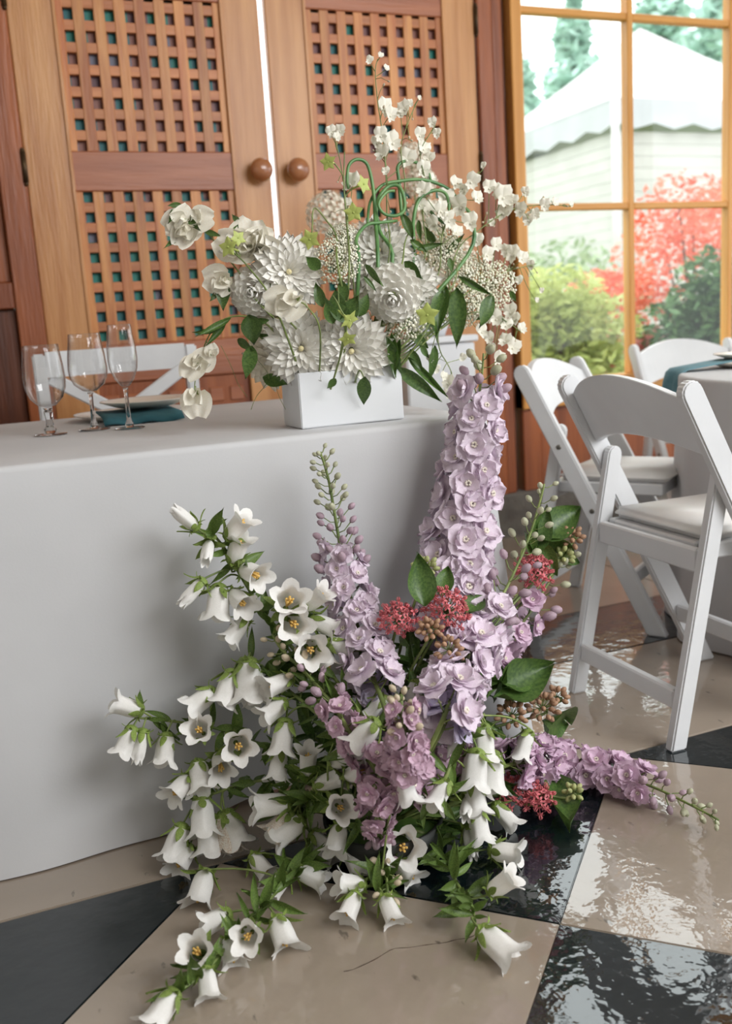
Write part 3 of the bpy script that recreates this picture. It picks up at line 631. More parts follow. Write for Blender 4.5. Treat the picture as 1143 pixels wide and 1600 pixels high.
def along(pts, s, t):
    d = t*s[-1]
    for i in range(len(s)-1):
        if d <= s[i+1]: 
            u = (d-s[i])/max(1e-9, s[i+1]-s[i]); return pts[i].lerp(pts[i+1], u), (pts[i+1]-pts[i]).normalized()
    return pts[-1], (pts[-1]-pts[-2]).normalized()
def px2m(p): return depth(p)/FOC
# ------------------------------------------------------------------ arrangement on the floor
def YL(x, y): return 1.665-.30*math.exp(-((x-640)/190)**2-((y-1190)/200)**2)
def lo(x, y, dy=0, zmin=.03):
    p = atY(x, y, YL(x, y)+dy)
    return p if p.z >= zmin else atZ(x, y, zmin)
LBASE = Vector((.60, 1.50, .05))
bowlm = M('dark_bowl', (30, 32, 30), (44, 46, 42), .5, 8)
bw = empty('flower_bowl', (LBASE.x, LBASE.y, 0)); tag(bw, 'low dark bowl on the floor holding the lower flower arrangement', 'bowl')
obj('body', MB().lathe([(0, .002), (.07, .002), (.1, .03), (.11, .075), (.104, .075), (.094, .034), (.066, .01), (0, .01)], 32).mesh('bowl', bowlm, weld=True), bw)
obj('moss', MB().lathe([(0, .085), (.05, .08), (.1, .062), (.1, .04), (0, .04)], 20).mesh('moss', leafd, weld=True), bw)
def img_dir(p, x0, y0, x1, y1, full):
    """direction at p whose picture runs from (x0,y0) to (x1,y1); what is too short in the picture points at the viewer"""
    v = RT*(x1-x0)+UP*(y0-y1); l = v.length; c = min(1, l/full); f = (p-EYE).normalized()
    v = v.normalized() if l > 1e-6 else Vector()
    return (v*c - f*math.sqrt(max(0, 1-c*c))).normalized()
rb = random.Random(11)
def leaf_at(root, p, d, length, meshes, hint=None, name='leaf', spin=None):
    h = Vector(d).cross((p-EYE)).normalized() if hint is None else hint
    return wchild(name, rb.choice(meshes), root, Matrix.Translation(p) @ frame(d, rb.uniform(-.7, .7) if spin is None else spin, h) @ Matrix.Scale(length, 4))
def bell_stem(label, poly, bells, nleaf, dy=0):
    pts = smooth_poly([LBASE]+[lo(x, y, dy) for x, y in poly], 4); s = arc_lengths(pts)
    root = empty('bellflower_stem', LBASE); tag(root, label, 'flower', 'bellflower stems in the floor arrangement')
    mb = MB(); mb.tube([p-LBASE for p in pts], [.0042-.002*i/len(pts) for i in range(len(pts))], 6)
    for i, q in enumerate(bells):
        x0, y0, x1, y1 = q[:4]; full = q[4] if len(q) > 4 else 62; kind = q[5] if len(q) > 5 else 'b'
        il = math.hypot(x1-x0, y1-y0)
        if il > 28: full = max(il*1.04, full*.72)
        p = lo(x0, y0, dy-.012, .035); sc = max(full, 50)*1.08*px2m(p); d = img_dir(p, x0, y0, x1, y1, full)
        if p.z+d.z*sc < .018 and d.z < 0:            # keep the mouth above the floor
            d.z = (.018-p.z)/sc; d.normalize()
        bank = {'b': BELLS, 'n': BELLN, 'd': BELLD}[kind]
        mw = Matrix.Translation(p) @ frame(d, rb.uniform(0, 6)) @ Matrix.Diagonal((sc*rb.uniform(.92, 1.08), sc*rb.uniform(.92, 1.08), sc, 1))
        fl_ = wchild('flower', rb.choice(bank), root, mw); obj('calyx', rb.choice(CALYX), fl_)
        if kind != 'n': obj('stamens', STAMEN, fl_)
        j = min(range(len(pts)), key=lambda k: (pts[k]-p).length+abs(k-len(pts)*.6)*.0002); j = max(0, j-1)
        a = pts[j]; m_ = (a+p)/2-d*.012; mb.tube([v-LBASE for v in smooth_poly([a, m_, p-d*.004, p+d*.003], 3)], .0019, 5)
    wchild('stem', mb.mesh('stem', stemg), root, Matrix.Translation(LBASE))
    nleaf = int(nleaf*2)
    for i in range(nleaf):
        t = .3+.7*(i+rb.random()*.6)/nleaf; p, ax = along(pts, s, min(1, t))
        d = (ax*rb.uniform(.1, .8)+Vector((rb.gauss(0, 1), rb.gauss(0, .6), rb.gauss(0, .8))).normalized()).normalized()
        ln = rb.uniform(.034, .07); q = p+d*ln
        if q.z < .012: d.z = abs(d.z)
        if q.y > 1.73: d.y = -abs(d.y)
        leaf_at(root, p, d, ln, LEAF)
bell_stem('bellflower stem climbing highest up the cloth, its topmost bell pointing up left', [(560, 1150), (480, 1040), (425, 975), (385, 915), (358, 868), (335, 838), (312, 827)],
 [(308, 826, 272, 796, 50, 'n'), (355, 842, 388, 803, 60), (327, 847, 322, 872, 40, 'n'), (362, 880, 376, 846, 50), (378, 888, 408, 903), (318, 906, 285, 942, 58, 'n'), (342, 914, 338, 968), (362, 926, 384, 948), (386, 964, 356, 1003)], 20, .01)
bell_stem('bellflower stem right of the highest one, with a wide open bell facing the viewer', [(590, 1170), (530, 1070), (490, 1020), (460, 975), (437, 945)],
 [(450, 968, 463, 978, 62), (446, 950, 455, 932), (476, 950, 508, 924), (486, 968, 528, 986), (514, 1001, 559, 1024), (478, 1010, 488, 1018, 56), (498, 1010, 514, 1042, 56)], 16)
bell_stem('bellflower stem at mid height on the left, with a dense pair of hanging bells', [(570, 1190), (500, 1120), (440, 1070), (400, 1035), (376, 1028)],
 [(388, 1030, 386, 1102, 76), (364, 1048, 346, 1100, 64), (335, 1078, 298, 1106, 60), (456, 1060, 420, 1074), (446, 1096, 413, 1120), (446, 1124, 438, 1178, 60), (400, 1048, 404, 1098, 60)], 18)
bell_stem('bellflower stem reaching furthest left across the cloth', [(560, 1230), (490, 1190), (400, 1160), (330, 1136), (260, 1126), (210, 1121)],
 [(222, 1112, 188, 1101, 46), (208, 1136, 189, 1178, 54), (223, 1140, 216, 1180, 52, 'n'), (261, 1146, 256, 1190, 54), (318, 1146, 308, 1138, 46), (368, 1160, 374, 1168, 62), (438, 1172, 433, 1206, 52), (341, 1180, 346, 1206, 48)], 18, .01)
bell_stem('bellflower stem at the left with a heavy cluster of hanging bells above the tile', [(560, 1260), (500, 1228), (450, 1219), (390, 1222), (340, 1238), (308, 1248)],
 [(480, 1213, 482, 1166, 60), (286, 1288, 268, 1342, 70), (314, 1244, 318, 1302, 68), (324, 1272, 328, 1332, 68), (346, 1272, 360, 1330, 68, 'd'), (296, 1322, 284, 1362, 66), (296, 1214, 276, 1236, 54), (308, 1188, 313, 1222, 52), (352, 1268, 376, 1322, 60)], 20)
bell_stem('bellflower stem in the middle left whose bells point left and right', [(580, 1290), (530, 1262), (490, 1248), (464, 1252)],
 [(492, 1228, 540, 1211), (515, 1192, 553, 1174), (541, 1211, 572, 1206, 56), (452, 1254, 394, 1262), (526, 1258, 534, 1264, 50), (474, 1280, 428, 1314, 62), (456, 1270, 424, 1302, 56, 'd'), (486, 1300, 514, 1324, 46, 'n'), (588, 1126, 548, 1172, 72)], 18, -.02)
bell_stem('bellflower stem lying lowest on the floor, reaching the bottom left corner', [(560, 1330), (500, 1330), (450, 1375), (400, 1428), (352, 1482), (312, 1526), (276, 1550)],
 [(482, 1318, 522, 1356, 60), (394, 1336, 412, 1378, 58), (464, 1360, 502, 1380, 56), (446, 1366, 430, 1400, 58), (322, 1362, 318, 1424, 64), (360, 1426, 320, 1446, 60), (316, 1494, 302, 1482, 60), (356, 1464, 364, 1512, 66), (394, 1456, 384, 1466, 56), (431, 1434, 444, 1492, 64), (320, 1512, 326, 1560, 62), (274, 1548, 256, 1608, 72)], 24)
bell_stem('bellflower stem bending down right over the black tile, its last bell on the beige tile', [(655, 1300), (676, 1318), (702, 1350), (713, 1380), (734, 1408), (742, 1440)],
 [(764, 1328, 816, 1336, 62), (764, 1396, 806, 1366, 62), (750, 1452, 784, 1514, 74), (771, 1256, 800, 1290, 60)], 20, -.02)
bell_stem('bellflower stem right of centre with a tier of large pleated bells hanging straight down', [(680, 1240), (712, 1170), (735, 1130), (756, 1116)],
 [(754, 1132, 757, 1190, 70), (744, 1172, 739, 1236, 72), (768, 1174, 768, 1234, 70), (738, 1222, 746, 1262, 60), (716, 1132, 706, 1180, 58, 'n'), (699, 1220, 680, 1252, 56), (743, 1262, 752, 1312, 60), (729, 1292, 736, 1326, 56, 'n'), (826, 1142, 813, 1184, 54), (733, 1244, 728, 1270, 44, 'n')], 14, -.05)
bell_stem('bellflower stem at the bottom centre with an open bell showing yellow stamens', [(615, 1330), (600, 1365), (590, 1395)],
 [(622, 1320, 632, 1326, 64), (532, 1288, 524, 1324, 60), (542, 1318, 562, 1368, 64), (570, 1384, 522, 1379, 58), (556, 1396, 547, 1430, 56), (618, 1344, 640, 1388, 58), (599, 1400, 611, 1448, 60), (626, 1206, 640, 1252, 60)], 14, -.03)
bell_stem('bellflower stem upright at the centre, half hidden by mauve florets', [(640, 1220), (650, 1140), (652, 1062)],
 [(651, 1064, 640, 1108, 56), (668, 1110, 694, 1152, 60), (604, 1090, 574, 1126, 56), (655, 1090, 668, 1130, 54)], 12, .03)
# ------------------------------------------------------------------ delphiniums
def delphinium(label, poly, fr, n, R0, R1, f0, f1, mat, buds, budmat, nb, brad=(16, 10), bsz=(15, 9), dy=0, colours=None):
    pts = smooth_poly([LBASE]+[lo(q[0], q[1], dy+(q[2] if len(q) > 2 else 0), .04) for q in poly], 5); s = arc_lengths(pts)
    root = empty('delphinium_stem', LBASE); tag(root, label, 'flower', 'delphinium stems in the floor arrangement')
    mb = MB(); mb.tube([p-LBASE for p in pts], [.0048-.0028*i/len(pts) for i in range(len(pts))], 6)
    for i in range(n):
        t = fr[0]+(fr[1]-fr[0])*(i+.5)/n; u = i/max(1, n-1); p, ax = along(pts, s, t); k = px2m(p)
        a = i*2.39996+rb.uniform(-.25, .25); e1 = ax.orthogonal().normalized(); e2 = ax.cross(e1)
        rad = e1*math.cos(a)+e2*math.sin(a); R = (R0+(R1-R0)*u)*k*rb.uniform(.8, 1.05); fs = (f0+(f1-f0)*u)*k*rb.uniform(.9, 1.1)
        d = (rad+ax*rb.uniform(.05, .5)-(p-EYE).normalized()*.35).normalized(); c = p+rad*R+ax*R*.3
        if c.z < fs*.7: c.z = fs*.7
        if c.y > 1.725: c.y = 1.725
        o = wchild('floret', rb.choice(FLO[mat.name]), root, place(c, d, fs, rb.uniform(0, 6))); obj('eye', EYE_M, o)
        mb.tube([v-LBASE for v in (p-ax*R*.3, p+rad*R*.6, c-d*fs*.1)], .0014, 4)
    for i in range(nb):
        u = i/max(1, nb-1); t = buds[0]+(buds[1]-buds[0])*(i+.3)/nb; p, ax = along(pts, s, min(1, t)); k = px2m(p)
        a = i*2.39996+rb.uniform(-.3, .3); e1 = ax.orthogonal().normalized(); e2 = ax.cross(e1); rad = e1*math.cos(a)+e2*math.sin(a)
        R = (brad[0]+(brad[1]-brad[0])*u)*k*rb.uniform(.85, 1.15); z = (bsz[0]+(bsz[1]-bsz[0])*u)*k*rb.uniform(.85, 1.15)
        c = p+rad*R+ax*R*.55; d = (rad*.7+ax*.5).normalized()
        if c.z < .012: c.z = .012
        bm_ = budmat if not isinstance(budmat, tuple) else budmat[0 if u < .5 else 1]
        wchild('bud', BUDM[bm_.name], root, place(c, d, z, rb.uniform(0, 6)))
        mb.tube([v-LBASE for v in (p, p+rad*R*.5+ax*R*.1, c+d*z*.05)], .0011, 4)
    wchild('stem', mb.mesh('stem', stemg), root, Matrix.Translation(LBASE))
    return root, pts
delphinium('tallest delphinium, pale lilac, rising past the table edge to the vase', [(668, 1200), (685, 1080), (705, 950), (725, 800), (742, 660), (752, 590), (755, 552)], (.40, .93), 58, 54, 30, 38, 28, lil_l, (.90, 1.0), (bud_l, bud_g), 14, (30, 16), (20, 15), dy=.0)
delphinium('pale delphinium against the cloth left of the tallest, tip all green buds', [(610, 1150), (580, 1050), (556, 970), (536, 880), (522, 800), (512, 745), (500, 706)], (.42, .78), 36, 36, 26, 31, 19, lil_l, (.70, 1.0), (bud_l, bud_g), 48, (30, 11), (17, 9))
delphinium('delphinium leaning right with lilac florets below and a long green bud tip', [(680, 1150), (715, 1060), (752, 985), (790, 920), (822, 850), (840, 795), (850, 756)], (.34, .68), 28, 40, 32, 38, 29, lil_l, (.64, 1.0), (bud_l, bud_g), 32, (30, 12), (19, 10), dy=-.06)
delphinium('delphinium furthest right of the upright ones, with dusky buds by the red milkweed', [(700, 1140), (760, 1040), (815, 975), (860, 905), (885, 865)], (.55, .82), 12, 26, 22, 25, 20, lil_m, (.76, 1.0), (bud_l, bud_g), 16, (24, 14), (18, 11), dy=.03)
delphinium('delphinium lying out right over the floor towards the chair leg', [(720, 1250), (780, 1200), (860, 1190), (950, 1207), (1020, 1230), (1075, 1256), (1122, 1281)], (.36, .80), 40, 30, 22, 30, 24, lil_m, (.77, 1.0), (bud_l, bud_g), 22, (20, 8), (18, 9), dy=-.02)
delphinium('delphinium at the centre pointing at the viewer with cream buds on top', [(640, 1240, -.02), (635, 1180, -.07), (630, 1130, -.12), (626, 1085, -.14)], (.62, .94), 24, 26, 20, 26, 18, lil_d, (.84, 1.0), bud_c, 16, (18, 10), (16, 12))
delphinium('delphinium left of centre with mauve florets and a trail of pale buds', [(600, 1230), (550, 1150), (515, 1095), (475, 1050), (440, 1015), (425, 990)], (.34, .68), 22, 26, 20, 25, 18, lil_d, (.66, 1.0), (bud_l, bud_c), 24, (20, 10), (17, 10), dy=-.03)
delphinium('delphinium drooping down the front, cream buds almost touching the beige tile', [(620, 1225, -.02), (592, 1215, -.05), (588, 1265, -.07), (598, 1325, -.06), (606, 1398, -.04)], (.30, .72), 20, 26, 20, 25, 18, lil_d, (.68, 1.0), (bud_l, bud_c), 20, (16, 12), (16, 12))
delphinium('short blue lilac delphinium tucked behind the centre left', [(610, 1160), (585, 1090), (566, 1040)], (.6, 1.0), 9, 20, 16, 28, 24, lil_b, (.9, 1.0), bud_l, 3, dy=.05)
delphinium('short blue lilac delphinium right of centre under the larger lilac florets', [(680, 1160), (705, 1100), (716, 1056)], (.6, 1.0), 10, 26, 22, 32, 28, lil_b, (.9, 1.0), bud_l, 2, dy=-.03)
delphinium('dusky delphinium low in the shade between the white bells', [(640, 1240), (660, 1200), (700, 1182), (735, 1195)], (.3, 1.0), 14, 20, 16, 26, 22, lil_d, (.9, 1.0), milkg, 4, dy=.02)
delphinium('small mauve delphinium deep in the left centre of the arrangement', [(610, 1230), (580, 1190), (560, 1175)], (.5, 1.0), 8, 18, 14, 26, 22, lil_m, (.9, 1.0), bud_l, 2, dy=.02)
# ------------------------------------------------------------------ milkweed
def milk_floret():
    mb = MB()
    for k in range(5):
        mb.grid(petal_rows(.62, .15, 3, 2, .8, .7, .1, -.1), mx=Matrix.Rotation(2*PI*k/5, 4, 'Z') @ Matrix.Translation((0, -.05, 0)) @ Matrix.Rotation(1.9, 4, 'X'))
        mb.tube([(.1*math.cos(k*1.257), .1*math.sin(k*1.257), 0), (.22*math.cos(k*1.257), .22*math.sin(k*1.257), .3), (.1*math.cos(k*1.257), .1*math.sin(k*1.257), .55)], [.05, .08, .02], 4)
    mb.tube([(0, 0, -1.3), (0, 0, 0)], [.05, .08], 4); return mb.mesh('floret', milkr)
MILKF = milk_floret()
def milkweed(label, clusters, leaves, base=None, dy=0):
    root = empty('milkweed_stem', LBASE); tag(root, label, 'flower', 'milkweed stems in the floor arrangement'); mb = MB()
    for (x, y, r, kind, n) in clusters:
        c = lo(x, y, dy-.02, .05); k = px2m(c); up = (-(c-EYE).normalized()*.6+UP*.6+RT*.1).normalized(); org = c-up*r*k*.4
        mb.tube([v-LBASE for v in smooth_poly([LBASE, LBASE.lerp(org, .5)+Vector((0, .04, .03)), org-up*.02, org], 4)], .0028, 6)
        for i in range(n):
            z = 1-1.25*(i+.5)/n; a = i*2.39996; q = math.sqrt(max(0, 1-z*z)); e1 = up.orthogonal().normalized(); e2 = up.cross(e1)
            d = (up*z+(e1*math.cos(a)+e2*math.sin(a))*q).normalized(); rr = r*k*rb.uniform(.75, 1.0); p = org+d*rr
            if p.z < .015: p.z = .015
            if kind == 'r': wchild('floret', MILKF, root, place(p, d, 13*k, rb.uniform(0, 6)))
            else:
                wchild('bud', BUDM[(milkb if kind == 'b' else milkg).name], root, place(p-d*7*k, d, 10.5*k, rb.uniform(0, 6)))
            mb.tube([org-LBASE, p-d*5*k-LBASE], .0008, 4)
    for (x0, y0, x1, y1, wd) in leaves:
        p = lo(x0, y0, dy, .03); q = lo(x1, y1, dy+rb.uniform(-.02, .03), .03); L_ = (q-p).length
        ms = LEAFW if wd > .22 else LEAFD
        o = wchild('leaf', rb.choice(ms), root, Matrix.Translation(p) @ frame(q-p, rb.uniform(-.5, .5), (q-p).cross(p-EYE)) @ Matrix.Diagonal((L_*wd/.3 if wd > .22 else L_*wd/.14, L_, L_, 1)))
    wchild('stem', mb.mesh('stem', stemg), root, Matrix.Translation(LBASE))
milkweed('red milkweed cluster left of centre beside the pale delphinium', [(622, 962, 32, 'r', 38)], [(640, 1010, 612, 990, .14)], dy=-.05)
milkweed('red milkweed cluster at the centre with brown buds beneath and an oval leaf above', [(698, 946, 38, 'r', 46), (672, 980, 20, 'b', 20), (702, 1010, 26, 'b', 16)], [(662, 948, 648, 864, .3), (690, 935, 700, 880, .25), (728, 962, 757, 924, .26)], dy=-.09)
milkweed('red milkweed cluster at the right with a fan of broad leaves behind it', [(836, 886, 30, 'r', 36)], [(832, 860, 858, 788, .24), (838, 845, 912, 786, .26), (846, 838, 902, 876, .3), (838, 848, 868, 900, .3), (838, 868, 812, 826, .2)], dy=.03)
milkweed('brown milkweed buds at the far right beside the fan of broad leaves', [(893, 836, 20, 'b', 14), (880, 866, 18, 'g', 12)], [(880, 872, 908, 880, .24)], dy=.03)
milkweed('brown milkweed buds low at the right above a single rounded leaf', [(800, 1112, 26, 'b', 20), (848, 1100, 28, 'b', 24), (870, 1085, 18, 'b', 12)], [(846, 1125, 902, 1140, .36), (770, 1090, 842, 1050, .26), (780, 1075, 838, 1034, .24), (760, 1060, 812, 1040, .26), (830, 1075, 792, 1060, .3), (770, 1040, 740, 1075, .3)], dy=-.01)
milkweed('dark red milkweed clusters under the lying delphinium at the right', [(796, 1232, 28, 'r', 30), (842, 1244, 26, 'r', 28), (895, 1235, 16, 'g', 10)], [(868, 1226, 892, 1284, .25)], dy=.0)
milkweed('small green milkweed buds in front of the oval leaf at the top centre', [(664, 884, 22, 'g', 14)], [], dy=-.05)
# ------------------------------------------------------------------ green sprigs filling the arrangement
for lab, poly, n, mats in (
 ('leafy green sprig behind the left bells', [(560, 1120), (500, 1080), (440, 1000)], 22, LEAFD), ('leafy green sprig at the dark centre of the arrangement', [(640, 1180), (640, 1080), (650, 1000)], 24, LEAFD),
 ('leafy green sprig under the right hand lilac florets', [(690, 1180), (740, 1110), (790, 1060)], 22, LEAFD), ('leafy green sprig low in front over the black tile', [(650, 1280), (660, 1300), (690, 1290)], 26, LEAFD),
 ('leafy green sprig at the lower left over the beige tile', [(560, 1260), (500, 1270), (440, 1250)], 22, LEAF), ('leafy green sprig right of the tiered bells', [(720, 1230), (780, 1210), (800, 1160)], 22, LEAFD),
 ('leafy green sprig between the pale delphinium and the open bells', [(600, 1130), (570, 1060), (590, 1010)], 20, LEAFD), ('leafy green sprig below the mauve florets at the left', [(580, 1220), (520, 1180), (470, 1130)], 22, LEAFD)):
    pts = smooth_poly([LBASE]+[lo(x, y, .05, .04) for x, y in poly], 5); s = arc_lengths(pts); root = empty('leafy_sprig', LBASE); tag(root, lab, 'foliage', 'leafy sprigs in the floor arrangement')
    wchild('stem', MB().tube([p-LBASE for p in pts], .0022, 5).mesh('stem', stemg), root, Matrix.Translation(LBASE))
    n = int(n*1.4)
    for i in range(n):
        p, ax = along(pts, s, .3+.7*i/n); d = (ax*.5+Vector((rb.gauss(0, 1), rb.gauss(0, .7), rb.gauss(.1, .8))).normalized()).normalized(); ln = rb.uniform(.05, .085)
        if (p+d*ln).y > 1.72: d.y = -abs(d.y)
        if (p+d*ln).z < .02: d.z = abs(d.z)
        leaf_at(root, p, d, ln, mats)
# ------------------------------------------------------------------ box vase and the arrangement on the table
ceram = M('white_ceramic', (216, 218, 222), (224, 226, 228), .42, 4)
VX0, VX1, VY0, VY1, VH = .618, .846, 1.85, 1.965, .112
def box_vase(label, x0, x1, y0, y1, z0, h, name='box_vase'):
    bm = bmesh.new(); bmesh.ops.create_cube(bm, size=1, matrix=Matrix.Translation(((x0+x1)/2, (y0+y1)/2, z0+h/2)) @ Matrix.Diagonal((x1-x0, y1-y0, h, 1)))
    top = [f for f in bm.faces if f.normal.z > .9]; r = bmesh.ops.inset_region(bm, faces=top, thickness=.006)
    ex = bmesh.ops.extrude_face_region(bm, geom=top); vs = [v for v in ex['geom'] if isinstance(v, bmesh.types.BMVert)]
    bmesh.ops.delete(bm, geom=top, context='FACES_ONLY'); bmesh.ops.translate(bm, verts=vs, vec=(0, 0, -h+.02))
    bmesh.ops.bevel(bm, geom=list(bm.edges), offset=.002, segments=2, affect='EDGES', clamp_overlap=True)
    bmesh.ops.recalc_face_normals(bm, faces=bm.faces); me = bpy.data.meshes.new(name); bm.to_mesh(me); bm.free(); me.materials.append(ceram)
    return tag(obj(name, me), label, 'vase')
box_vase('white rectangular box vase at the front edge of the long table', VX0, VX1, VY0, VY1, TZ+.001, VH)
VC = Vector((.732, 1.908, TZ+.05))
def YU(x, y): return 1.96-.15*math.exp(-((x-535)/130)**2-((y-480)/110)**2)
def hi(x, y, dy=0): return atY(x, y, YU(x, y)+dy)
ru = random.Random(5)
def dpetal(L, W, cup, curl, mat, a=1.6, b=.5): mb = MB(); mb.grid(petal_rows(L, W, 6, 4, a, b, cup, curl, .02, 1, 2, .25)); return mb.mesh('petal', mat)
DP = {'w': [dpetal(1, .155, .22, -.06, dahw), dpetal(1, .145, .28, .05, dahw), dpetal(1, .165, .18, -.12, dahw)], 'c': [dpetal(1, .18, .2, -.10, dahc), dpetal(1, .17, .25, .05, dahc)],
      'b': [dpetal(1, .36, .28, .12, dahw, 2.0, .42), dpetal(1, .38, .24, .1, dahw, 2.0, .42)]}
DCEN = MB().ball((0, 0, .05), .09, 10, 6).mesh('centre', dahy)
def dahlia(label, x, y, r, dx, dy_, kind='w', n=72, dyp=0):
    c = hi(x, y, dyp); k = px2m(c); R = r*k*1.16; A = (-(c-EYE).normalized()+RT*dx+UP*dy_).normalized(); c = c-A*R*(.5 if kind == 'b' else .2)
    root = empty('dahlia', VC); tag(root, label, 'dahlia', 'dahlias in the box vase')
    e1 = A.orthogonal().normalized(); e2 = A.cross(e1)
    for i in range(n):
        t = (i+.5)/n; a = i*2.39996
        if kind == 'b': el = math.radians(88-100*t**.8); L_ = R*(.42+.1*t); b0 = .5*R
        else: el = math.radians(66-72*t**.5+ru.uniform(-5, 5)); L_ = R*(.34+.64*t**.7)*ru.uniform(.93, 1.06); b0 = .1*R
        rad = e1*math.cos(a)+e2*math.sin(a); pos = rad*b0*math.cos(el)
        if kind == 'b': pos = (rad*math.cos(el)+A*math.sin(el))*b0; el -= math.radians(38*t**.4)
        d = rad*math.cos(el)+A*math.sin(el)
        mw = Matrix.Translation(c+pos) @ frame(d, ru.uniform(-.15, .15), A.cross(d)) @ Matrix.Scale(L_*1.02, 4)
        wchild('petal', ru.choice(DP[kind]), root, mw)
    wchild('centre', DCEN, root, place(c+A*R*(.1 if kind != 'b' else .5), A, R*(.8 if kind != 'b' else .6)))
    mb = MB(); mb.tube([v-VC for v in smooth_poly([VC+Vector((ru.uniform(-.05, .05), ru.uniform(-.02, .02), 0)), VC.lerp(c, .6)+Vector((0, 0, .01)), c-A*.03, c], 4)], .0035, 6)
    mb.lathe([(0, -.015), (.012, -.008), (.016, 0), (0, .002)], 10, Matrix.Translation(c-VC-A*.004) @ frame(A))
    wchild('stem', mb.mesh('stem', stemg), root, Matrix.Translation(VC))
dahlia('open white dahlia at the lower left, just above the vase rim', 470, 545, 55, -.05, -.1, 'w', 92, -.02)
dahlia('open white dahlia hanging over the vase front, right of its twin', 549, 550, 57, .05, -.3, 'w', 90, -.03)
dahlia('tight white ball dahlia low at the right centre', 612, 466, 42, -.05, -.35, 'b', 78, -.05)
dahlia('broad white dahlia directly behind the tight ball at the right centre', 642, 450, 50, .35, .1, 'w', 88, .02)
dahlia('white dahlia at the top centre facing upwards', 590, 388, 56, -.05, .55, 'w', 90, .02)
dahlia('white dahlia at the upper left beside the ruffled sweet peas', 452, 424, 54, .15, .15, 'w', 90, -.01)
dahlia('pale ball dahlia furthest left in the vase', 394, 456, 38, -.25, -.05, 'b', 74, .0)
dahlia('cream dahlia deep in the middle, half hidden below the left blooms', 432, 500, 44, -.1, -.2, 'c', 60, .05)
dahlia('cream dahlia at the lower left behind the open white one', 418, 566, 42, -.45, -.45, 'c', 60, .05)
dahlia('white dahlia peeking between the top and the ball dahlia', 590, 430, 44, 0, .2, 'w', 74, .06)
# sweet peas
def pea_mesh(seed):
    r = random.Random(seed); mb = MB()
    rows = []
    for i in range(7):
        u = i/6; row = []
        for j in range(11):
            v = j/10*2-1; w_ = .62*math.sin(PI*(.12+.80*u**.8))**.55; notch = .1*(1-abs(v))*u
            row.append((v*w_, -.18*u*u+.28*v*v*(1-u)*.6+.05*math.sin(v*7+seed)*u, u*1.0-notch))
        rows.append(row)
    mb.grid(rows)
    for s in (-1, 1): mb.grid(petal_rows(.75, .3, 5, 4, .7, .6, .15, .1, .06, seed, 3), mx=Matrix.Translation((s*.08, .08, .02)) @ Matrix.Rotation(s*.5, 4, 'Y') @ Matrix.Rotation(-.35, 4, 'X') @ Matrix.Rotation(s*.7, 4, 'Z'))
    mb.grid(petal_rows(.45, .16, 4, 4, .7, .6, .6, .1), mx=Matrix.Translation((0, .12, .02)) @ Matrix.Rotation(-.5, 4, 'X'))
    return mb.mesh('flower', peaw)
PEAS = [pea_mesh(s) for s in range(4)]
mb = MB(); mb.lathe([(0, -.06), (.08, -.02), (.11, .06), (.09, .1)], 8)
for k in range(5): mb.grid(petal_rows(.22, .05, 3, 2, .7, .7, .1, -.2), mx=Matrix.Rotation(2*PI*k/5, 4, 'Z') @ Matrix.Translation((0, -.08, .03)) @ Matrix.Rotation(.5, 4, 'X'))
PCAL = mb.mesh('calyx', calg)
def sprig(name, label, cat, group, poly, dy, rad=.0022, mat=None, base=None, start=True):
    root = empty(name, VC); tag(root, label, cat, group)
    b0 = VC+Vector((ru.uniform(-.08, .08), ru.uniform(-.03, .03), 0)) if base is None else base
    pts = smooth_poly(([b0] if start else [])+[hi(q[0], q[1], dy+(q[2] if len(q) > 2 else 0)) for q in poly], 5); mb = MB()
    mb.tube([p-VC for p in pts], [rad*(1-.55*i/len(pts)) for i in range(len(pts))], 6); return root, pts, mb
def close(root, mb, mat): wchild('stem', mb.mesh('stem', mat), root, Matrix.Translation(VC))
def link(mb, pts, p, d, r=.0011):
    j = min(range(len(pts)), key=lambda k: (pts[k]-p).length); j = max(0, j-2); mb.tube([v-VC for v in smooth_poly([pts[j], (pts[j]+p)/2-d*.006, p], 3)], r, 5)
def sweet_pea(label, poly, flowers, leaves, dy=0, tendrils=()):
    root, pts, mb = sprig('sweet_pea_stem', label, 'flower', 'sweet pea stems in the box vase', poly, dy, .002)
    for (x, y, r, ang) in flowers:
        p = hi(x, y, dy-.01); k = px2m(p); f = (p-EYE).normalized(); a = math.radians(ang); d = (RT*math.cos(a)+UP*math.sin(a)-f*ru.uniform(.1, .5)).normalized()
        b = p-d*r*k*.9; o = wchild('flower', ru.choice(PEAS), root, Matrix.Translation(b) @ frame(d, ru.uniform(-.5, .5), d.cross(f)) @ Matrix.Scale(r*k*1.65, 4)); obj('calyx', PCAL, o)
        link(mb, pts, b, d)
    for (x0, y0, x1, y1, wd) in leaves: up_leaf(root, x0, y0, x1, y1, wd, dy)
    for t in tendrils: mb.tube([hi(x, y, dy)-VC for x, y in t] if False else smooth_poly([hi(x, y, dy)-VC for x, y in t], 4), .0006, 4)
    close(root, mb, stemg)
def up_leaf(root, x0, y0, x1, y1, wd, dy=0, bank=None):
    p = hi(x0, y0, dy); q = hi(x1, y1, dy+ru.uniform(-.03, .0)); L_ = (q-p).length; ms = bank or LEAFD; k = wd*px2m(p)/2
    m_ = ru.choice(ms); wm = max(v.co.x for v in m_.vertices)
    wchild('leaf', m_, root, Matrix.Translation(p) @ frame(q-p, ru.uniform(-.5, .5), (q-p).cross(p-EYE)) @ Matrix.Diagonal((k/wm*1.15, L_*.7, L_, 1)))
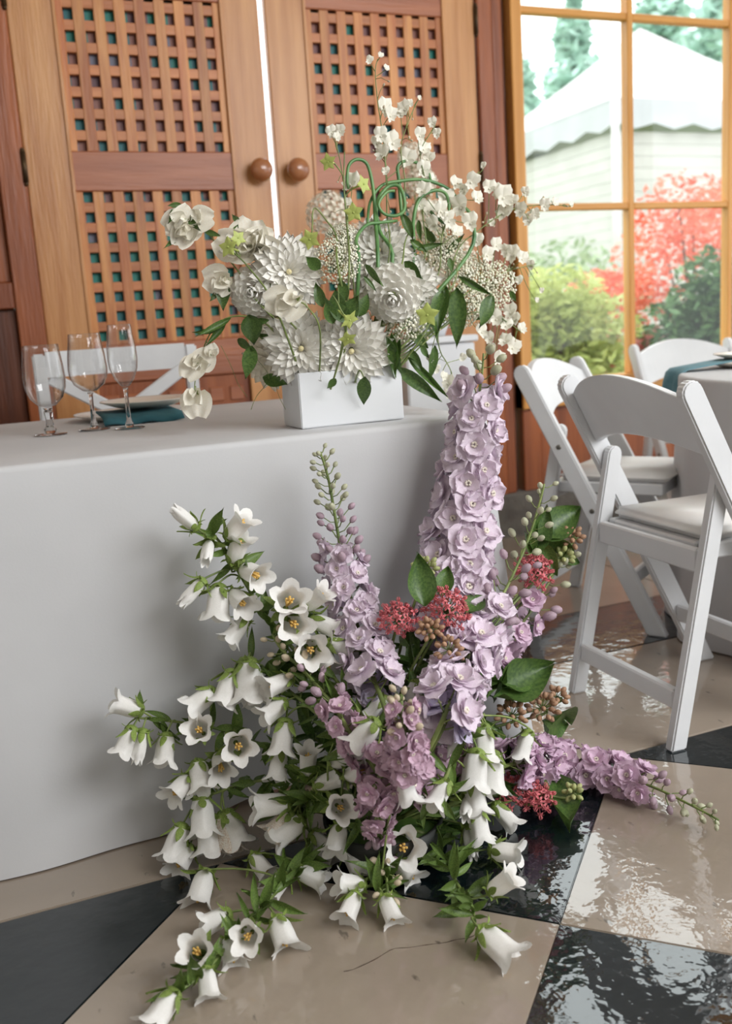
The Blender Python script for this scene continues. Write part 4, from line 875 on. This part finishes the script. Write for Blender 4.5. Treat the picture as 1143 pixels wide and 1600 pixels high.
sweet_pea('sweet pea stem arching out furthest left at the top', [(410, 480), (378, 432), (345, 390), (312, 350), (286, 327), (270, 321)], [(292, 345, 30, 60), (283, 372, 20, 250), (318, 342, 22, 10), (270, 350, 22, 200)], [(276, 322, 258, 352, 9), (290, 338, 318, 365, 9), (285, 362, 258, 388, 9), (283, 320, 258, 322, 8), (320, 362, 345, 368, 8)], .0)
sweet_pea('sweet pea stem drooping at the left towards the napkin', [(430, 520), (390, 496), (352, 498), (326, 525), (312, 565), (304, 600), (306, 618)], [(298, 578, 22, 230), (320, 560, 20, 50), (307, 634, 26, 270), (330, 545, 12, 90)], [(360, 498, 303, 530, 10), (352, 505, 318, 540, 9), (340, 515, 300, 520, 8)], .0, (((345, 540), (360, 570), (372, 600), (386, 620)), ((400, 560), (420, 590), (400, 620), (392, 640)), ((430, 600), (436, 620), (446, 640))))
sweet_pea('ruffled sweet pea stem at the upper left in front of the door gap', [(450, 500), (420, 440), (395, 395), (380, 370)], [(388, 366, 34, 80), (352, 380, 26, 150), (412, 378, 28, 30), (372, 388, 28, 200), (425, 396, 26, -20), (398, 390, 28, 260)], [(372, 345, 362, 335, 8), (365, 365, 372, 350, 8)], -.01)
sweet_pea('sweet pea stem between the left ball dahlia and the table', [(450, 520), (400, 470), (360, 450), (340, 440)], [(334, 436, 24, 180), (346, 448, 18, 250)], [(347, 440, 349, 482, 20), (340, 455, 330, 470, 8)], .01)
sweet_pea('sweet pea stem with cream blooms drooping in front of the left dahlias', [(500, 520), (480, 480), (466, 470), (470, 460)], [(452, 482, 26, 230), (430, 470, 24, 190)], [], -.06, (((430, 440), (450, 462), (464, 468), (466, 495)),))
# lime flowering tobacco
def tob_mesh():
    mb = MB()
    for k in range(5):
        mb.grid(petal_rows(1, .42, 5, 4, .5, .75, -.05, -.08, .03, k, 2, .3), mx=Matrix.Rotation(2*PI*k/5, 4, 'Z') @ Matrix.Rotation(PI/2-.12, 4, 'X'))
    mb.lathe([(.16, .02), (.13, -.1), (.11, -.6), (.09, -1.5), (.05, -1.7)], 8); mb.ball((0, 0, .0), .1, 8, 4); return mb.mesh('flower', lime)
TOB = tob_mesh()
def tobacco(label, poly, flowers, dy=0):
    root, pts, mb = sprig('flowering_tobacco', label, 'flower', 'lime flowering tobacco stems in the box vase', poly, dy, .0024)
    for (x, y, r, ang, tilt) in flowers:
        p = hi(x, y, dy-.02); k = px2m(p); f = (p-EYE).normalized(); a = math.radians(ang); d = ((RT*math.cos(a)+UP*math.sin(a))*(1-tilt)-f*tilt).normalized()
        wchild('flower', TOB, root, place(p, d, r*k, ru.uniform(0, 6))); link(mb, pts, p-d*r*k*1.6, d, .0016)
    close(root, mb, stemg)
tobacco('lime flowering tobacco stem with a single star left of the centre top', [(530, 430), (525, 370), (510, 345), (492, 325), (487, 340)], [(484, 374, 18, 250, .75)], -.02)
tobacco('tall lime flowering tobacco stem with three stars before the right door', [(545, 430), (541, 345), (537, 290), (538, 237)], [(512, 253, 15, 170, .7), (568, 288, 16, 20, .5), (552, 332, 17, 280, .8)], -.03)
tobacco('lime flowering tobacco star among the ruffled sweet peas', [(430, 480), (390, 420), (365, 395)], [(356, 386, 18, 160, .6), (372, 372, 14, 40, .7)], -.05)
tobacco('lime flowering tobacco star below the broad right dahlia', [(650, 540), (668, 510), (678, 496)], [(667, 492, 21, 260, .8)], -.07)
tobacco('lime flowering tobacco trumpets between the two open front dahlias', [(540, 520), (530, 480), (520, 462)], [(546, 500, 18, -40, .4), (543, 530, 16, 280, .5)], -.09)
# green curling scapes
def scape(label, poly, dy=0):
    root, pts, mb = sprig('curled_scape', label, 'foliage', 'curled green scapes in the box vase', poly, dy, .0042)
    mb = MB(); mb.tube([p-VC for p in pts], [.0046-.0016*i/len(pts) for i in range(len(pts))], 8); close(root, mb, scap)
scape('green scape looping over at the left of the curls', [(590, 420), (586, 345), (583, 298), (574, 258), (558, 249), (545, 258), (542, 281), (545, 296)])
scape('green scape arching widely from right to left across the curls', [(715, 420), (740, 350), (719, 318), (698, 294), (661, 281), (625, 283), (596, 290), (578, 316), (574, 350)], .01)
scape('green scape coiled in a full ring at the middle of the curls', [(612, 420), (592, 360), (588, 320), (603, 294), (621, 290, -.005), (630, 306, -.01), (631, 328, -.012), (618, 337, -.014), (600, 334, -.016), (591, 319, -.018), (603, 301, -.02), (616, 298, -.022)])
scape('green scape hooked over at the top right of the curls', [(640, 420), (628, 340), (623, 283), (621, 261), (632, 252), (650, 254), (667, 265), (673, 285)], .015)
scape('green scape curled like a hook at the right of the curls', [(640, 430), (645, 350), (654, 312), (676, 298), (694, 301), (701, 319), (698, 348), (683, 341), (672, 330)], .0)
scape('green scape lying low and straight under the curls', [(560, 420), (556, 375), (572, 352), (592, 348), (620, 345)], -.01)
# white orchid sprays
def orc_mesh(seed):
    r = random.Random(seed); mb = MB()
    for s in (-1, 1): mb.grid(petal_rows(.95, .4, 5, 4, 1.3, .5, -.1, -.05, .04, seed, 2, .3), mx=Matrix.Rotation(PI+s*.42, 4, 'Z') @ Matrix.Rotation(PI/2-.25, 4, 'X') )
    for a in (.9, -.9, 0, 1.7, -1.7): mb.grid(petal_rows(.6+.1*r.random(), .17, 4, 2, 1.2, .5, .1, r.uniform(-.2, .3)), mx=Matrix.Rotation(a, 4, 'Z') @ Matrix.Rotation(PI/2-.5, 4, 'X'))
    mb.ball((0, 0, .08), .1, 6, 4); return mb.mesh('flower', orcw)
ORC = [orc_mesh(s) for s in range(4)]
def spray(label, poly, flowers, dy=0, extra=0, start=True):
    root, pts, mb = sprig('orchid_spray', label, 'flower', 'small white orchid sprays in the box vase', poly, dy, .0018, start=start)
    s = arc_lengths(pts); fs = list(flowers)
    for (x, y, r) in fs:
        p = hi(x, y, dy+ru.uniform(-.02, .015)); k = px2m(p); f = (p-EYE).normalized()
        d = (-f+RT*ru.uniform(-.7, .7)+UP*ru.uniform(-.3, .6)).normalized(); up = UP+RT*ru.uniform(-.5, .5)
        wchild('flower', ru.choice(ORC), root, Matrix.Translation(p) @ frame(d, 0, up.cross(d)) @ Matrix.Scale(r*k*.85, 4)); link(mb, pts, p-d*.004, d, .0009)
    for i in range(extra):                     # tiny buds on thread-like stalks
        p, ax = along(pts, s, .45+.55*i/max(1, extra)); q = p+(Vector((ru.gauss(0, 1), ru.gauss(0, .5), ru.gauss(0, 1))).normalized())*ru.uniform(.012, .03)
        mb.tube([p-VC, (p+q)/2-VC+Vector((0, 0, .004)), q-VC], .0007, 4); wchild('bud', BUDM[bud_c.name], root, place(q, q-p, ru.uniform(.004, .007)))
    close(root, mb, stemg)
spray('orchid spray rising highest in front of the right lattice door', [(605, 420), (604, 330), (603, 280), (598, 215), (590, 160), (586, 112), (590, 92)], [(600, 172, 26), (609, 182, 22), (594, 213, 22), (613, 225, 28), (597, 243, 25), (635, 252, 28), (603, 270, 14), (576, 95, 12), (594, 88, 10), (603, 108, 11), (588, 225, 18)], 0, 10)
spray('thin orchid spray just right of the highest one', [(632, 420), (630, 330), (632, 280), (626, 230), (640, 185), (654, 153)], [(633, 172, 22), (626, 181, 15), (640, 163, 11), (655, 154, 7)], .01, 12)
spray('orchid spray third from the left among the upright ones', [(655, 430), (660, 330), (664, 285), (656, 240), (672, 208), (680, 196)], [(655, 213, 20), (661, 235, 23), (668, 250, 20), (676, 194, 16), (682, 210, 14), (660, 268, 24), (674, 283, 18)], .01, 10)
spray('orchid spray stretching furthest right across the window frame', [(680, 470), (715, 390), (745, 362), (775, 340), (805, 325), (850, 320), (892, 322)], [(764, 296, 22), (785, 310, 30), (787, 335, 30), (768, 350, 12), (814, 331, 22), (826, 346, 20), (850, 322, 18), (836, 336, 16), (866, 318, 14), (892, 321, 8), (820, 301, 14), (776, 302, 22), (800, 316, 18)], .02, 18)
spray('dense orchid spray between the curled scapes and the door hinge', [(670, 460), (690, 370), (705, 330), (722, 295), (748, 268)], [(710, 290, 22), (735, 285, 24), (725, 300, 18), (755, 260, 10), (694, 312, 28), (720, 325, 30), (700, 346, 24), (745, 312, 20), (688, 331, 24), (735, 350, 26), (668, 330, 22), (678, 352, 22), (656, 322, 18), (712, 365, 22), (660, 300, 24)], .0, 14)
spray('orchid spray at the lower right hanging over the window corner', [(690, 510), (730, 490), (765, 490), (795, 505), (815, 520)], [(775, 500, 24), (790, 511, 22), (800, 545, 24), (776, 561, 20), (765, 530, 18), (798, 490, 24), (815, 515, 16), (788, 535, 22), (770, 545, 14), (752, 520, 20), (806, 500, 18)], .01, 14)
spray('orchid spray hanging down behind the tip of the tallest delphinium', [(660, 520), (690, 555), (706, 585), (712, 622)], [(672, 562, 12), (680, 578, 14), (700, 600, 22), (704, 616, 20), (692, 590, 14), (722, 560, 12)], -.03, 8)
spray('orchid spray at the left, before the knob of the right door', [(550, 420), (541, 330), (533, 262), (522, 212)], [(518, 208, 18), (531, 206, 17), (548, 290, 30), (526, 216, 13), (544, 318, 14)], .02, 8)
spray('wispy orchid spray at the right above the dark leaf', [(690, 490), (740, 450), (790, 425), (838, 412)], [(800, 400, 25), (815, 406, 20), (790, 394, 18), (830, 416, 14), (838, 470, 8), (846, 455, 8), (775, 385, 20), (760, 400, 22), (812, 440, 14), (745, 378, 20)], .02, 18)
# flat-topped cream umbels
def umbel(label, x, y, r, dx, dy_, dyp=0, n=260):
    c = hi(x, y, dyp); k = px2m(c); R = r*k; A = (-(c-EYE).normalized()+RT*dx+UP*dy_).normalized()
    root = empty('cream_umbel', VC); tag(root, label, 'flower', 'cream umbels in the box vase'); mb = MB(); st = MB(); e1 = A.orthogonal().normalized(); e2 = A.cross(e1); org = c-A*R*.8
    for i in range(n):
        t = math.sqrt((i+.5)/n); a = i*2.39996; p = c+(e1*math.cos(a)+e2*math.sin(a))*R*t*ru.uniform(.92, 1.08)-A*R*(.5*t*t+ru.uniform(-.05, .08)); s = R*ru.uniform(.03, .07)
        mb.ball(p-VC, s, 5, 3)
        if i % 4 == 0: st.tube([org-VC, p-VC], .0006, 3, False)
    st.tube([v-VC for v in smooth_poly([VC, VC.lerp(org, .6), org], 4)], .0022, 6)
    o = wchild('blossoms', mb.mesh('blossoms', umbw), root, Matrix.Translation(VC)); o['kind'] = 'stuff'; close(root, st, stemg)
umbel('cream umbel at the left centre below the small one', 525, 405, 38, -.1, .2, -.03)
umbel('small cream umbel above the larger left centre one', 531, 366, 27, -.1, .5, -.01)
umbel('cream umbel spreading under the tight ball dahlia', 622, 508, 44, 0, -.6, -.03)
umbel('cream umbel at the right, furthest from the centre', 778, 440, 40, .4, .2, .01)
umbel('cream umbel at the right, just left of the furthest one', 735, 425, 40, .2, .3, .02)
umbel('cream umbel low at the right above the long leaf', 724, 482, 38, .3, -.3, .03)
umbel('cream umbel high at the right behind the dense orchid spray', 690, 385, 38, .1, .4, .04)
umbel('cream umbel at the right behind the pointed dark leaves', 755, 475, 34, .3, -.1, .03)
# leafy sprigs in the vase
def vase_leaves(label, poly, leaves, dy=0):
    root, pts, mb = sprig('leafy_sprig', label, 'foliage', 'leafy sprigs in the box vase', poly, dy, .0024)
    for q in leaves: up_leaf(root, *q[:5], dy=dy+(q[5] if len(q) > 5 else 0), bank=q[6] if len(q) > 6 else None)
    close(root, mb, stemg)
vase_leaves('leafy sprig at the right with long hanging pointed leaves', [(650, 520), (690, 470), (710, 440), (715, 410)], [(698, 448, 680, 532, 20), (712, 450, 717, 546, 26), (768, 462, 741, 517, 22), (701, 403, 707, 426, 9), (715, 430, 770, 462, 10), (797, 454, 806, 472, 8), (690, 455, 672, 500, 16)], -.04)
vase_leaves('leafy sprig spilling over the right end of the vase', [(620, 560), (622, 575)], [(618, 572, 684, 618, 20), (634, 556, 692, 616, 11), (602, 526, 627, 612, 18), (678, 540, 676, 598, 14), (655, 540, 670, 560, 10), (612, 520, 622, 585, 14), (626, 530, 612, 600, 12), (640, 545, 660, 580, 12)], -.05)
vase_leaves('small leafy sprig hanging down the face of the vase', [(560, 580), (568, 590)], [(570, 588, 566, 638, 20), (525, 592, 512, 608, 11)], -.1)
vase_leaves('leafy sprig at the top centre between dahlia and scapes', [(620, 440), (632, 380), (640, 360)], [(629, 336, 646, 376, 13), (654, 345, 654, 372, 8), (571, 413, 604, 447, 11, -.05), (567, 432, 590, 455, 7, -.05), (632, 408, 662, 434, 16), (640, 375, 668, 395, 10), (650, 390, 690, 380, 9)], -.03)
vase_leaves('dark leafy sprig deep in the middle of the vase flowers', [(540, 540), (530, 480), (528, 450)], [(530, 500, 522, 450, 26), (535, 505, 560, 460, 26), (545, 500, 510, 470, 22), (520, 505, 505, 460, 18), (560, 495, 575, 455, 18), (505, 480, 492, 440, 16), (540, 470, 530, 430, 16), (500, 420, 478, 400, 18)], -.01)
vase_leaves('leafy sprig at the far left with broad dark leaves', [(440, 540), (410, 530), (390, 505)], [(387, 492, 399, 540, 30, -.02, LEAFW), (392, 540, 387, 594, 22, -.02), (372, 530, 396, 548, 12), (410, 590, 448, 604, 20), (420, 500, 372, 508, 10), (440, 540, 400, 520, 14)], .0)
vase_leaves('leafy sprig at the back right of the vase', [(690, 500), (700, 430), (690, 350)], [(700, 470, 735, 440, 14), (680, 440, 650, 400, 14), (695, 400, 720, 365, 12), (680, 380, 660, 350, 12), (660, 500, 690, 520, 14), (740, 500, 765, 480, 10), (640, 520, 670, 545, 16)], .05)
# ------------------------------------------------------------------ second arrangement on a plinth by the doors
pl = empty('flower_plinth', (1.50, 3.05, 0)); tag(pl, 'white square plinth behind the right end of the long table', 'plinth')
obj('column', bev(-.13, .13, -.1, .1, .03, .87, paint, .006), pl); obj('cap', bev(-.14, .14, -.11, .11, .872, .895, paint, .005), pl); obj('base', bev(-.145, .145, -.115, .115, .001, .028, paint, .005), pl)
PB = Vector((1.50, 3.05, .897))
tag(obj('flower_pot', MB().lathe([(0, .0), (.06, .0), (.08, .05), (.085, .12), (.078, .12), (.07, .05), (0, .02)], 24).mesh('pot', ceram, weld=True), None, Matrix.Translation(PB)), 'white pot on the plinth, hidden behind the vase flowers', 'vase')
for x, y, r, lab in ((512, 335, 34, 'blurred white hydrangea head by the left knob side of the right door'), (642, 245, 22, 'blurred white hydrangea head highest on the plinth'), (656, 285, 26, 'blurred white hydrangea head below the highest one'), (668, 345, 34, 'blurred white hydrangea head in the middle of the plinth flowers'), (702, 410, 40, 'blurred white hydrangea head lowest on the plinth'), (560, 380, 30, 'blurred white hydrangea head at the left of the plinth flowers')):
    c = atY(x, y, 3.05); R = r*px2m(c); root = empty('hydrangea', PB); tag(root, lab, 'flower', 'white hydrangeas on the plinth'); mb = MB()
    for i in range(110):
        z = 1-1.8*(i+.5)/110; a = i*2.4; q = math.sqrt(1-z*z); d = Vector((q*math.cos(a), q*math.sin(a), z)); sc = R*.2
        for kk in range(4): mb.grid(petal_rows(1, .5, 2, 2, .6, .6), mx=place(c-PB+d*R*ru.uniform(.8, 1), d, sc) @ Matrix.Rotation(kk*PI/2, 4, 'Z') @ Matrix.Rotation(1.3, 4, 'X'))
    o = wchild('blossoms', mb.mesh('blossoms', dahc), root, Matrix.Translation(PB)); o['kind'] = 'stuff'
    wchild('stem', MB().tube([v for v in smooth_poly([Vector((0, 0, .03)), (c-PB)*.5, c-PB], 4)], .003, 5).mesh('stem', stemg), root, Matrix.Translation(PB))
